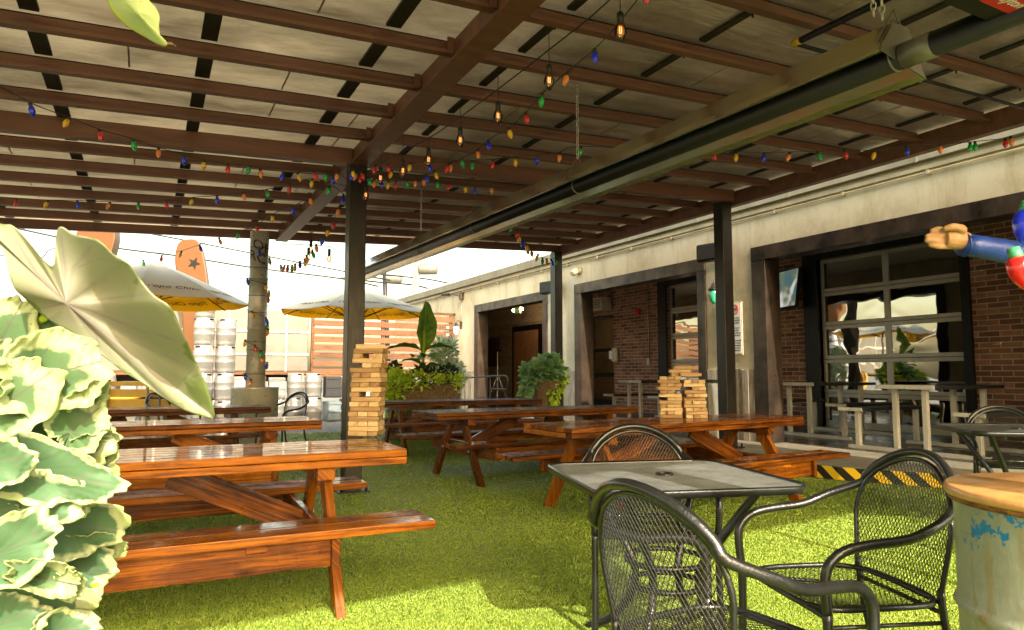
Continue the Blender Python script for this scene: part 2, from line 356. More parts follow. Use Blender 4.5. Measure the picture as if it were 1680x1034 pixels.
def leafm(name,inner,outer,edge,vein,p0=.55,p1=.66,trans=.2):
    m,nt,b=newmat(name)
    a=N(nt,'ShaderNodeAttribute',attribute_name='rad'); vn=N(nt,'ShaderNodeAttribute',attribute_name='vein')
    nz=noise(nt,coords(nt,'Object'),13,4,.55); ad=N(nt,'ShaderNodeMath',operation='MULTIPLY_ADD'); nt.links.new(nz,ad.inputs[0]); ad.inputs[1].default_value=.8; nt.links.new(a.outputs['Fac'],ad.inputs[2])
    sb=N(nt,'ShaderNodeMath',operation='SUBTRACT'); nt.links.new(ad.outputs[0],sb.inputs[0]); sb.inputs[1].default_value=.40
    c=ramp(nt,sb.outputs[0],[(0,inner),(p0,inner),(p1,outer),(.93,outer),(1,edge)])
    mm=N(nt,'ShaderNodeMix',data_type='RGBA'); nt.links.new(vn.outputs['Fac'],mm.inputs[0]); nt.links.new(c,mm.inputs[6]); mm.inputs[7].default_value=(*vein,1)
    nt.links.new(mm.outputs[2],b.inputs['Base Color']); b.inputs['Roughness'].default_value=.6; b.inputs['Specular IOR Level'].default_value=.3
    tl=N(nt,'ShaderNodeBsdfTranslucent'); nt.links.new(mm.outputs[2],tl.inputs[0]); ms=N(nt,'ShaderNodeMixShader'); ms.inputs[0].default_value=trans
    out=nt.nodes['Material Output']; nt.links.new(b.outputs[0],ms.inputs[1]); nt.links.new(tl.outputs[0],ms.inputs[2]); nt.links.new(ms.outputs[0],out.inputs[0])
    bumpn(nt,b,noise(nt,coords(nt,'Object'),30,3,.5),.25,.004)
    return m
M['kale']=leafm('variegated_kale_leaf',(.085,.155,.065),(.36,.42,.21),(.32,.40,.15),(.11,.10,.08),.62,.70)
M['kalegreen']=leafm('green_kale_leaf',(.085,.155,.065),(.11,.20,.085),(.40,.48,.22),(.16,.22,.12),.5,.85)
M['elephant']=leafm('grey_green_ear_leaf',(.36,.345,.27),(.29,.31,.19),(.15,.20,.06),(.27,.24,.22),.1,.95,.3)
M['lime']=leafm('lime_leaf',(.40,.58,.03),(.50,.65,.05),(.6,.7,.1),(.3,.5,.05))
M['canna']=leafm('canna_leaf',(.10,.24,.02),(.16,.33,.03),(.2,.35,.05),(.25,.4,.08))
M['darkleaf']=leafm('dark_leaf',(.02,.05,.02),(.035,.075,.03),(.05,.1,.04),(.02,.03,.02))
M['bluekale']=leafm('blue_green_kale',(.10,.22,.08),(.20,.36,.15),(.42,.58,.32),(.25,.38,.22))
M['palevar']=leafm('white_variegated_leaf',(.10,.22,.06),(.62,.68,.50),(.7,.75,.6),(.2,.3,.1),.25,.4)

# ------------------------------------------------------------------ world, sun, camera
w=bpy.data.worlds.new('World'); scene.world=w; w.use_nodes=True; nt=w.node_tree
bg=nt.nodes['Background']; sky=N(nt,'ShaderNodeTexSky'); sky.sky_type='NISHITA'; sky.sun_disc=False
SUN=Vector((.12,1.46,-1)).normalized()
sky.sun_elevation=math.asin(-SUN.z); sky.sun_rotation=math.atan2(-SUN.x,-SUN.y)
sky.air_density=1.6; sky.dust_density=4.5; sky.ozone_density=.6; sky.altitude=0
wm=N(nt,'ShaderNodeMix',data_type='RGBA',blend_type='MULTIPLY'); wm.inputs[0].default_value=1; wm.inputs[7].default_value=(1.06,1,.84,1)
nt.links.new(sky.outputs[0],wm.inputs[6]); nt.links.new(wm.outputs[2],bg.inputs[0]); bg.inputs[1].default_value=.15
sl=bpy.data.lights.new('sun','SUN'); sl.energy=2.35; sl.angle=R(.6); sl.color=(1,.93,.80)
so=bpy.data.objects.new('sun',sl); col.objects.link(so); so.rotation_euler=SUN.to_track_quat('-Z','Y').to_euler(); so.location=(0,-10,12)
cd=bpy.data.cameras.new('camera'); co=bpy.data.objects.new('camera',cd); col.objects.link(co)
cd.sensor_width=36; cd.lens=FPX/1680*36; cd.clip_start=.05; cd.clip_end=900
co.matrix_world=Matrix(((cR.x,cU.x,-cF.x,0),(cR.y,cU.y,-cF.y,0),(cR.z,cU.z,-cF.z,CAMH),(0,0,0,1)))
cd.dof.use_dof=True; cd.dof.focus_distance=5.0; cd.dof.aperture_fstop=18
scene.camera=co
scene.view_settings.view_transform='Standard'; scene.view_settings.look='None'; scene.view_settings.exposure=2.2; scene.view_settings.gamma=1
scene.cycles.use_denoising=True; scene.cycles.max_bounces=8; scene.cycles.diffuse_bounces=5; scene.cycles.transparent_max_bounces=16

# ------------------------------------------------------------------ ground
SLAB=.16
tag(MB().bx(-260,300,-120,420,-.30,-.02).build('ground',M['asphalt']),kind='structure')
# artificial turf: lower sheet up to the kerb
kerb=[(6.05,14.0),(6.15,10.3),(6.45,5.9),(6.62,5.0),(7.05,4.2),(7.45,3.2),(7.6,1.0),(7.6,-3)]
mb=MB(); poly=[(-7,-3)]+[(x+.05,y) for x,y in kerb[::-1]]+[(-7,14.0)]
poly=[(-7,-3),(7.65,-3)]+[(x+.03,y) for x,y in kerb[::-1][1:]]+[(-7,14.0)]
mb.prism(poly,lambda x,y:(x,y,-.018),lambda x,y:(x,y,0))
tag(mb.build('turf',M['turf']),kind='structure')
mb=MB(); mb.prism([(11.2,-3)]+[(11.2,19)]+[(6.0,19)]+kerb,lambda x,y:(x,y,-.019),lambda x,y:(x,y,SLAB)); 
tag(mb.build('patio_slab',M['concrete'],bevel=.01),kind='structure')
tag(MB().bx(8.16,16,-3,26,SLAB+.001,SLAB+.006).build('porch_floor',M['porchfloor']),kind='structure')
# hazard stripes on the kerb face
def hazard():
    m,nt,b=newmat('black_yellow_hazard_tape'); tc=coords(nt,'UV',(1,1,1)); s=N(nt,'ShaderNodeSeparateXYZ'); nt.links.new(tc,s.inputs[0])
    a=N(nt,'ShaderNodeMath',operation='MULTIPLY_ADD'); nt.links.new(s.outputs[1],a.inputs[0]); a.inputs[1].default_value=1.0; nt.links.new(s.outputs[0],a.inputs[2])
    d=N(nt,'ShaderNodeMath',operation='MULTIPLY'); nt.links.new(a.outputs[0],d.inputs[0]); d.inputs[1].default_value=4.4
    f=N(nt,'ShaderNodeMath',operation='FRACT'); nt.links.new(d.outputs[0],f.inputs[0])
    g=N(nt,'ShaderNodeMath',operation='GREATER_THAN'); nt.links.new(f.outputs[0],g.inputs[0]); g.inputs[1].default_value=.5
    nt.links.new(ramp(nt,g.outputs[0],[(0,(.012,.012,.012)),(1,(.80,.52,.01))]),b.inputs['Base Color']); b.inputs['Roughness'].default_value=.5; return m
hz=MB(); acc=0
for (x0,y0),(x1,y1) in zip(kerb[:-1],kerb[1:]):
    L=math.hypot(x1-x0,y1-y0); b=len(hz.v); o=-.006
    hz.v+=[(x0+o,y0,.012),(x1+o,y1,.012),(x1+o,y1,SLAB-.012),(x0+o,y0,SLAB-.012)]
    hz.face([b,b+1,b+2,b+3],[(acc,0),(acc+L,0),(acc+L,.14),(acc,.14)]); acc+=L
tag(hz.build('hazard_tape',hazard(),solid=.003),'black and yellow diagonal hazard tape along the edge of the raised concrete step','tape')
# turf blades
def blades(n):
    px=rng.uniform(-120,1800,n); py=650+(1180-650)*rng.uniform(0,1,n)
    d=np.array([[cF[i] for i in range(3)]])+np.outer((px-840)/FPX,list(cR))-np.outer((py-517)/FPX,list(cU))
    t=-CAMH/d[:,2]; X=d[:,0]*t; Y=d[:,1]*t
    # extra scatter outside the photograph's wedge, so the mat goes on past it
    n2=n//6; X=np.concatenate([X,rng.uniform(-5,7.4,n2)]); Y=np.concatenate([Y,rng.uniform(-1,13.8,n2)])
    kx=np.interp(Y,[q[1] for q in kerb][::-1],[q[0] for q in kerb][::-1])
    ok=(Y<13.9)&(Y>-2)&(X>-6)&(X<kx-.02); X=X[ok];Y=Y[ok]; m=len(X)
    dist=np.sqrt(X**2+Y**2)+.5
    h=rng.uniform(.004,.009,m)*(1+.05*dist); wd=.00055*dist*rng.uniform(.7,1.4,m)+.0006
    a=rng.uniform(0,2*np.pi,m); la=rng.uniform(0,2*np.pi,m); lean=h*rng.uniform(.1,.9,m)
    v=np.zeros((m,3,3)); 
    v[:,0]=np.stack([X-np.cos(a)*wd,Y-np.sin(a)*wd,np.zeros(m)],1); v[:,1]=np.stack([X+np.cos(a)*wd,Y+np.sin(a)*wd,np.zeros(m)],1)
    v[:,2]=np.stack([X+np.cos(la)*lean,Y+np.sin(la)*lean,h],1)
    me=bpy.data.meshes.new('turf_blades'); me.vertices.add(3*m); me.vertices.foreach_set('co',v.ravel())
    me.loops.add(3*m); me.loops.foreach_set('vertex_index',np.arange(3*m,dtype=np.int32))
    me.polygons.add(m); me.polygons.foreach_set('loop_start',np.arange(0,3*m,3,dtype=np.int32)); me.polygons.foreach_set('loop_total',np.full(m,3,dtype=np.int32))
    at=me.attributes.new('tint','FLOAT','FACE'); at.data.foreach_set('value',rng.uniform(0,1,m))
    me.materials.append(M['blade']); me.update(); me.validate()
    o=bpy.data.objects.new('turf_pile',me); col.objects.link(o)
    tag(o,'short bright green artificial grass pile over the whole seating area','artificial grass',kind='stuff')
blades(850000)

# ------------------------------------------------------------------ canopy
canopy=thing('patio_canopy','long brown steel patio canopy with foil lined roof held on dark square posts','canopy',(1.8,6.8,0))
def cbuild(mb,name,mat,**k):
    mb.v=[(x-1.8,y-6.8,z) for x,y,z in mb.v]; return mb.build(name,mat,canopy,**k)
XL,XR,YN,YF=-6.0,7.1,-1.1,11.4
def rz_(x): return 3.32+.045*(x-1.9)      # underside of the purlins
def rbox(mb,x0,x1,y0,y1,dz0,dz1):          # box following the roof slope
    b=len(mb.v)
    for x in (x0,x1):
        for y in (y0,y1):
            for d in (dz0,dz1): mb.v.append((x,y,rz_(x)+d))
    L=x1-x0; o=random.random()*5; t=random.random()
    for q in ((0,2,3,1),(4,5,7,6),(0,1,5,4),(2,6,7,3),(1,3,7,5),(0,4,6,2)):
        mb.face([b+i for i in q],[(mb.v[b+i][0]+o,mb.v[b+i][1]+mb.v[b+i][2]) for i in q],t)
ys=[6.83+.65*k for k in range(-12,8)]
for y in ys:
    if YN+.1<y<YF-.3:
        cross=abs(y-6.83)<.01
        for x0,x1 in ((XL,1.76),(1.88,XR-.06)):
            mb=MB(); dz=-.05 if cross else 0
            if cross: rbox(mb,x0,x1,y-.05,y+.05,dz,.11)
            else:
                rbox(mb,x0,x1,y-.004,y+.004,.008,.11); rbox(mb,x0,x1,y-.06,y+.004,0,.008); rbox(mb,x0,x1,y-.004,y+.055,.102,.11); rbox(mb,x0,x1,y-.06,y-.052,.008,.024)
                xe=x1 if x0<0 else x0; sg=-1 if x0<0 else 1; rbox(mb,min(xe,xe+sg*.05),max(xe,xe+sg*.05),y-.066,y-.061,.004,.11)
            cbuild(mb,'cross_beam' if cross else 'purlin',M['purlin'])
mb=MB(); mb.bx(1.77,1.87,YN,YF-.06,3.27,3.425); mb.bx(1.73,1.91,YN,YF-.06,3.25,3.262); cbuild(mb,'main_beam',M['purlin'])
mb=MB(); mb.bx(7.04,7.14,YN,YF,3.45,3.645); cbuild(mb,'edge_beam',M['purlin'])
mb=MB(); rbox(mb,XL,7.04,YF-.06,YF,-.03,.10); cbuild(mb,'fascia',M['purlin'])
mb=MB(); rbox(mb,XL,7.04,YN-.06,YN,-.05,.10); cbuild(mb,'fascia',M['purlin'])
for x in (-3.75,-2.73,-1.72,-.70,.28,1.33,2.28,3.38,4.5,5.65,6.6):
    mb=MB(); wd=.05 if x<2 else .03
    for k in range(-12,7):
        y=6.83+.65*k
        if y<YN: continue
        rbox(mb,x-wd,x+wd,y+.058,y+.645-.062,.098,.118)
        rbox(mb,x-.004,x+.004,y+.12,y+.13,.06,.098)
    cbuild(mb,'batten',M['batten'])
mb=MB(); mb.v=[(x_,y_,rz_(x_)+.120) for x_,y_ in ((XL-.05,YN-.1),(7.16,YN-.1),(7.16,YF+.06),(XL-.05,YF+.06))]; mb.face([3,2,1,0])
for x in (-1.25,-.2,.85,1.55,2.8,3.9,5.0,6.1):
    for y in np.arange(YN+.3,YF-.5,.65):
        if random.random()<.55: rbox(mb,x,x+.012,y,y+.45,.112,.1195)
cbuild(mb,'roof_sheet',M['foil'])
for x,y,z0 in ((1.82,6.83,0),(6.95,6.92,SLAB),(6.95,11.30,SLAB),(1.82,.2,0),(-5.0,6.83,0)):
    mb=MB(); h=3.25 if x<3 else 3.5
    if x<-3: h=rz_(x)-.1
    for sx in (-1,1): mb.bx(x+sx*.085-.006*(sx>0),x+sx*.085+.006*(sx<0),y-.085,y+.085,z0,h)
    mb.bx(x-.079,x+.079,y-.0845,y-.0775,z0,h); mb.bx(x-.079,x+.079,y+.0775,y+.0845,z0,h)
    p=cbuild(mb,'post',M['post'],bevel=.003)
    q=MB(); q.bx(x-.15,x+.15,y-.15,y+.15,z0,z0+.014)
    for a in (-1,1):
        for b_ in (-1,1): q.lathe([(.014,0),(.014,.03),(.008,.05)],(x+a*.12,y+b_*.12,z0+.014),6)
    cbuild(q,'base_plate',M['black'])

# ------------------------------------------------------------------ building
bld=thing('restaurant_building','cream stucco restaurant wing with steel framed openings, brick inner wall and glass garage doors','building',(7.9,7,0))
def bb(mb,name,mat,parent=None,**k):
    mb.v=[(x-7.9,y-7,z) for x,y,z in mb.v]; return mb.build(name,mat,parent or bld,**k)
WX,WT,HT=7.9,.25,2.82
ops=[(.9,7.05),(8.43,11.85),(13.39,16.85)]
mb=MB(); yp=-3
for a,b_ in ops+[(24,24)]:
    if a>yp: mb.bx(WX,WX+WT,yp,a,0,HT)
    yp=b_
mb.bx(WX,WX+WT,-3,24,HT,3.78); bb(mb,'wall',M['stucco'])
for a,b_ in ops:
    mb=MB(); f=.22
    mb.bx(WX-.03,WX+WT+.02,b_-.014,b_+.24,SLAB,HT-.016); mb.bx(WX-.03,WX+WT+.02,a-.17,a+.014,SLAB,HT-.016)
    mb.bx(WX-.034,WX+WT+.02,a-.17,b_+.24,HT-.014,HT+.19)
    bb(mb,'opening_frame',M['steelframe'],bevel=.004)
mb=MB(); mb.bx(WX-.10,WX+.02,-3,24,3.60,3.78); 
for y in np.arange(-2.5,24,1.8): mb.bx(WX-.105,WX-.10,y,y+.03,3.59,3.785)
bb(mb,'gutter',M['flash'],bevel=.01)
mb=MB(); mb.bx(WX-.02,WX+.05,-3,11.2,3.79,4.02); bb(mb,'flashing_board',M['flash'])
mb=MB(); mb.bx(WX-.05,WX-.001,-3,24,3.50,3.545); mb.tube([(WX-.045,-3,3.46),(WX-.045,24,3.46)],.012,8)
for y in np.arange(-2,24,1.1): mb.bx(WX-.065,WX-.001,y,y+.03,3.435,3.485)
bb(mb,'conduit',M['flash2'])
mb=MB(); mb.bx(WX-.02,12,-3,24,3.79,3.82)
for y in np.arange(-3,24,.30): mb.bx(WX-.03,12,y,y+.04,3.82,3.86)
bb(mb,'roof',M['galv'])
for a,b_ in ((7.30,8.25),(12.10,13.21),(17.10,18.5)):
    mb=MB(); y=a
    while y<b_-.02:
        wd=min(random.uniform(.09,.17),b_-y); mb.bx(WX-random.uniform(.022,.034),WX-.001,y,y+wd-.004,SLAB,1.21+random.uniform(-.012,.012)); y+=wd
    bb(mb,'wainscot',M['greywood'],bevel=.003)
# porch shell
IX=11.2
mb=MB(); mb.bx(WX+WT,IX+.3,-3,24,3.48,3.58); mb.bx(WX+WT,IX,-1.2,-1,SLAB,3.48); bb(mb,'porch_ceiling',M['whitemetal'])
inner=[(6.15,8.75,3.32),(10.3,13.05,3.32),(15.25,16.4,2.75)]
mb=MB(); yp=-3
for a,b_,h in inner+[(16.9,16.9,3)]:
    mb.bx(IX,IX+.25,yp,a,SLAB,3.48); mb.bx(IX,IX+.25,a,b_,h,3.48) if b_>a else None; yp=b_
bb(mb,'brick_wall',M['brick'])
mb=MB(); z=SLAB
while z<3.48:
    mb.bx(IX-.02,IX+.25,16.9,24,z,min(z+.178,3.48)); mb.bx(WX+WT,IX-.02,23.8,23.84,z,min(z+.178,3.48)); z+=.18
bb(mb,'wood_cladding',M['darkwood'],bevel=.004)
def garage(y0,y1,z1,nh,npan):
    g=MB(); x=IX+.10; t=.045
    H=(z1-SLAB)/nh
    fr=MB(); fr.bx(IX-.06,IX+.16,y0-.13,y0,SLAB,z1+.12); fr.bx(IX-.06,IX+.16,y1,y1+.30,SLAB,z1+.12); fr.bx(IX-.06,IX+.16,y0,y1,z1,z1+.12)
    bb(fr,'door_frame',M['black'])
    d=MB()
    for i in range(nh+1):
        z=SLAB+i*H
        zz0,zz1=max(z-.07,SLAB+.001),min(z+.07,z1-.001)
        d.bx(x-.03,x+.03,y0,y1,zz0,z-.004 if i else zz1) if i else None
        if i<nh: d.bx(x-.03,x+.03,y0,y1,z+.004,zz1+(.05 if i==0 else 0))
    P=(y1-y0)/npan
    for j in range(npan+1):
        y=y0+j*P; a=max(y-.05,y0); b_=min(y+.05,y1)
        for i in range(nh):
            d.bx(x-.028,x+.028,a,b_,SLAB+i*H+.07,SLAB+(i+1)*H-.07)
    dd=bb(d,'garage_door',M['alu'],bevel=.004)
    for i in range(nh):
        for j in range(npan):
            q=MB(); q.bx(x-.004,x+.004,y0+j*P+.05,y0+(j+1)*P-.05,SLAB+i*H+.07,SLAB+(i+1)*H-.07); o=bb(q,'pane',M['glass'],dd)
garage(6.15,8.75,3.30,5,2); garage(10.3,13.05,3.30,5,2)
# entrance door seen through the middle opening
mb=MB(); y0,y1,z1=15.25,16.4,2.75; x=IX+.1
for a,b_ in ((y0,y0+.07),(y1-.07,y1)): mb.bx(x-.03,x+.03,a,b_,SLAB,z1)
for z,h in ((SLAB,.28),(1.05,.12),(1.75,.1),(z1-.1,.1)): mb.bx(x-.028,x+.028,y0+.07,y1-.07,z,z+h)
dd=bb(mb,'glass_door',M['black'],bevel=.004)
q=MB(); q.bx(x-.004,x+.004,y0+.07,y1-.07,SLAB+.28,z1-.1); bb(q,'pane',M['glass'],dd)
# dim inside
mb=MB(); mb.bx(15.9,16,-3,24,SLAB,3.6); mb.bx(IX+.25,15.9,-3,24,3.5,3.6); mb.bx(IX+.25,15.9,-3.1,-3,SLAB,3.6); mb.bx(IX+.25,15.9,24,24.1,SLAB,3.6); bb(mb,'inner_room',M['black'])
mb=MB()
for y in (3.5,6.5,9.5,12.5): 
    mb.bar((IX+.6,y,3.2),(15.8,y+.5,3.2),.05,.10)
    for k in range(5): mb.bar((IX+.8+k,y+.1*k,3.2),(IX+1.2+k,y+.1*k,3.45),.02,.02)
bb(mb,'ceiling_truss',M['alu'])
# far door seen through the left opening
mb=MB(); mb.bx(IX-.06,IX-.021,19.05,19.25,SLAB,2.75); mb.bx(IX-.06,IX-.021,20.95,21.05,SLAB,2.75); mb.bx(IX-.06,IX-.021,19.25,20.95,2.58,2.75); bb(mb,'door_frame',M['black'])
mb=MB(); mb.bx(IX-.05,IX-.022,19.25,20.95,SLAB,2.575); pd=bb(mb,'panel_door',M['doorwood'])
# ---- fittings of the building: things of their own
t=thing('wall_television','television with a blurred picture above the narrow brick strip beside the garage door','television',(IX-.12,9.45,2.8))
MB().box((0,0,0),(.07,1.05,.78)).build('casing',M['black'],t,bevel=.01); MB().box((-.037,0,0),(.006,.99,.72)).build('screen',M['tvglow'],t)
t.rotation_euler=(0,R(8),R(-18))
t=thing('exit_sign','green lit exit sign hanging under the porch ceiling beyond the far opening','sign',(10.2,18.9,3.12))
MB().box((0,0,0),(.05,.36,.22)).build('casing',M['beige'],t,bevel=.008); MB().box((-.027,0,0),(.006,.33,.19)).build('sign_face',M['exitgreen'],t)
for s_ in (-1,1): MB().lathe([(.0,0),(.05,.02),(.06,.07),(.03,.10)],(0,s_*.24,-.03),12).build('spot_lamp',M['spotlit'],t)
text_mesh('letters','EXIT',.15,frameM((-.032,0,0),(0,-1,0),(0,0,1)),M['white'],t)
t=thing('wall_unit_heater','cream louvred air unit hung high above the glass entrance door','air unit',(IX-.2,15.7,3.05))
MB().box((0,0,0),(.34,.85,.36)).build('casing',M['beige'],t,bevel=.02)
mb=MB(); [mb.box((-.175,0,-.11+.05*k),(.012,.72,.018)) for k in range(5)]; mb.build('louvre',M['black'],t)
t=thing('fire_alarm','small dark red fire alarm bell on the brick between the doors','alarm',(IX-.03,14.15,2.75))
MB().box((0,0,0),(.05,.14,.16)).build('body',M['red'],t,bevel=.01); MB().lathe([(.06,-.02),(.05,.02),(.0,.03)],(-.03,0,0),14,M=Matrix.Rotation(R(-90),4,'Y')).build('horn',M['red'],t)
t=thing('time_clock_box','rounded beige wall box beside the glass entrance door','wall box',(IX-.06,15.12,1.65))
MB().box((0,0,0),(.1,.24,.38)).build('body',M['beige'],t,bevel=.05)
MB().box((-.03,.16,0),(.02,.12,.22)).build('notice',M['white'],t)
t=thing('electrical_conduit','thin grey conduit with a small switch box running down the brick wall','conduit',(IX-.02,13.75,0))
MB().tube([(0,0,1.5),(0,0,3.45)],.014).build('pipe',M['alu'],t); MB().box((-.01,0,1.45),(.05,.1,.15)).build('switch_box',M['whitemetal'],t,bevel=.006)
t=thing('tall_dark_panel','dark red arched board leaning on the wooden porch wall','board',(IX-.1,22.4,1.9))
mb=MB(); P=[(-.45,-.5),(.45,-.5),(.45,.35)]+[(.45*math.cos(a),.35+.2*math.sin(a)) for a in np.linspace(.1,3.04,10)]+[(-.45,.35)]
mb.prism(P,lambda u,v:(0,u,v),lambda u,v:(-.06,u,v)); mb.build('board',M['redblock'],t)
def speaker(x,y,z,label):
    t=thing('wall_speaker',label,'speaker',(x,y,z),R(12))
    MB().box((0,0,0),(.20,.50,.27)).build('cabinet',M['black'],t,bevel=.03)
    g=MB(); g.box((-.104,0,0),(.006,.44,.21)); [g.box((-.108,0,-.09+.02*k),(.003,.42,.006)) for k in range(10)]; g.build('grille',M['rubber'],t)
    MB().bar((.1,0,0),(.22,0,0),.05,.05).build('bracket',M['black'],t); return t
speaker(WX-.22,12.75,3.01,'long black wall speaker behind the post between the left and middle openings')
speaker(WX-.22,7.86,3.02,'long black wall speaker over the green lantern on the right pier')
t=thing('security_camera','tan bullet security camera on the stucco above the middle opening','camera',(WX-.02,11.9,3.28))
MB().lathe([(.0,-.02),(.09,-.02),(.09,.01),(.05,.04)],(0,0,0),18,M=Matrix.Rotation(R(-90),4,'Y')).build('mount',M['tan_camera'],t)
MB().lathe([(.0,-.05),(.065,-.04),(.065,.10),(.05,.13),(.03,.132)],(-.08,.02,-.02),16,M=Matrix.Rotation(R(-115),4,'Y')@Matrix.Rotation(R(20),4,'X')).build('body',M['tan_camera'],t)
def lantern(x,y,z,label,glassm,cond):
    t=thing('wall_lantern',label,'wall lamp',(x,y,z))
    MB().box((.08,0,.12),(.03,.12,.22)).build('back_plate',M['steelframe'],t,bevel=.01)
    MB().tube(catmull([(.08,0,.16),(.02,0,.24),(-.05,0,.24),(-.07,0,.18)]),.010).build('arm',M['steelframe'],t)
    MB().lathe([(.0,.20),(.03,.18),(.045,.13),(.085,.10),(.09,.08)],(-.07,0,0),16).build('cap',M['steelframe'],t)
    MB().lathe([(.065,.08),(.075,.02),(.06,-.08),(.03,-.13),(.0,-.14)],(-.07,0,0),16).build('glass',glassm,t)
    if cond:
        c=MB(); c.tube([(.085,0,.2),(.085,0,.85)],.012); c.build('conduit',M['alu'],t)
    return t
m_=plain('green_glass',(.05,.42,.22),.1,coat=.7); M['greenglass']=m_
lantern(WX-.1,18.0,2.40,'small caged wall lamp with glowing clear glass left of the far opening',M['lampglow'],True)
lantern(WX-.1,7.92,2.36,'wall lantern with green glass behind the right hand post',M['greenglass'],False)
t=thing('flood_light','black twin flood light bracket under the gutter at the far end of the wall','flood light',(WX-.06,17.9,3.35))
MB().box((0,0,0),(.1,.12,.22)).build('junction_box',M['steelframe'],t,bevel=.01)
MB().bar((-.05,.05,0),(-.2,.5,.12),.02,.02).build('arm',M['steelframe'],t); MB().box((-.22,.62,.08),(.16,.26,.05),R(20)).build('lamp_head',M['black'],t,bevel=.01)
# notice boards either side of the right pier
def noticeboard(y,label):
    t=thing('notice_board',label,'sign',(WX-.015,y,1.83))
    MB().box((0,0,0),(.022,.24,.80)).build('board',M['beige'],t,bevel=.004)
    MB().box((-.012,0,0),(.004,.20,.76)).build('sheet',M['white'],t)
    MB().tube([(-.017,.07*math.cos(a)*.8,.29+.07*math.sin(a)) for a in np.linspace(0,2*math.pi,24,endpoint=False)],.006,6,closed=True).build('ring_symbol',M['red'],t)
    c=MB(); c.bar((-.017,-.045,.34),(-.017,.045,.24),.008,.008); c.build('slash',M['red'],t)
    c=MB()
    c.bar((-.017,-.03,.28),(-.017,.03,.30),.006,.016)
    c.build('symbol',M['black'],t)
    zz=.17
    for wd in ('NO GUNS','','PENAL','CODE','30.06','','PENAL','CODE','30.07'):
        zz-=.055
    c=MB(); random.seed(3)
    for r_ in range(14):
        z=.16-.038*r_
        if r_ in (3,8): continue
        y_=-.08
        while y_<.07:
            l=random.uniform(.01,.035); c.box((-.0155,-(y_+l/2),z),(.002,l,.014)); y_+=l+.01
    c.build('print',M['black'],t); return t
noticeboard(7.62,'narrow white notice with a red ring symbol on the pier right of the post')
noticeboard(7.93,'narrow notice board on the pier left of the post')
t=thing('metal_cabinet','waist high grey metal cabinet against the pier between the openings','cabinet',(7.62,8.0,SLAB))
MB().box((0,0,.43),(.42,.50,.86)).build('body',M['cabinet'],t,bevel=.008); MB().box((0,0,.88),(.48,.56,.035)).build('lid',M['black'],t,bevel=.006)
MB().box((-.214,.0,.45),(.006,.42,.74)).build('door',M['cabinet'],t,bevel=.004); MB().box((-.225,.15,.55),(.02,.02,.12)).build('handle',M['black'],t,bevel=.004)

# bar height steel tables in the porch
def bartable(x,y,label):
    t=thing('bar_table',label,'bar table',(x,y,SLAB),0,'bar height tables with attached benches')
    m=MB(); m.bx(0,1.5,0,.36,.80,.845); m.bx(0,1.5,.37,.75,.80,.845); m.build('tabletop',M['rubber'],t,bevel=.004)
    m=MB(); m.bx(-.02,-.001,0,.36,.798,.85); m.bx(-.02,-.001,.37,.75,.798,.85); m.build('end_cap',M['whitemetal'],t,bevel=.003)
    for yy in (.95,-.55):
        m=MB(); m.bx(.0,1.5,yy,yy+.17,.50,.54); m.bx(0,1.5,yy+.18,yy+.35,.50,.54); m.build('bench_seat',M['rubber'],t,bevel=.004)
        m=MB(); m.bx(-.02,-.001,yy,yy+.17,.498,.543); m.bx(-.02,-.001,yy+.18,yy+.35,.498,.543); m.build('end_cap',M['whitemetal'],t,bevel=.003)
    for xx in (.1,1.35):
        for yy in (.17,.55): MB().bx(xx,xx+.06,yy,yy+.06,.055,.798).build('leg',M['whitemetal'],t,bevel=.004)
        for yy in (1.08,-.43): MB().bx(xx,xx+.06,yy,yy+.06,.055,.498).build('leg',M['whitemetal'],t,bevel=.004)
        MB().bx(xx,xx+.06,-.5,1.25,.0,.052).build('foot_rail',M['whitemetal'],t,bevel=.004)
    return t
bt=bartable(8.25,4.9,'black topped bar table with pale legs in front of the big garage door')
c_=copy_tree(bt); c_.location=(9.1,7.25,SLAB); c_['label']='black topped bar table half hidden by the jamb of the near opening'
c_=copy_tree(bt); c_.location=(8.9,11.2,SLAB); c_['label']='pale framed bar table in the middle opening behind the shorter block towers'

# tripod stand and handrail by the left opening
t=thing('microphone_stand','thin silver tripod stand standing inside the far left opening','tripod stand',(9.0,17.9,SLAB))
MB().tube([(0,0,.3),(0,0,1.62)],.016).build('pole',M['galv'],t)
for a in (0,2.1,4.2): MB().tube([(0,0,.95),(.42*math.cos(a),.42*math.sin(a),0)],.011).build('leg',M['galv'],t)
MB().box((0,0,1.66),(.12,.2,.05),.4).build('clip',M['black'],t,bevel=.01)
t=thing('handrail','black bent tube handrail in front of the far left opening','handrail',(7.3,14.0,0))
mb=MB(); mb.tube(catmull([(0,4.4,1.0),(0,2,1.05),(0,.35,1.10),(0,.06,1.08),(0,0,1.0),(0,0,.88),(0,.06,.80),(0,.3,.79),(0,.9,.78)],6),.021); mb.build('rail',M['black'],t)
for y in (.9,4.0): MB().tube([(0,y,SLAB-.16),(0,y,1.06)],.02).build('post',M['black'],t)

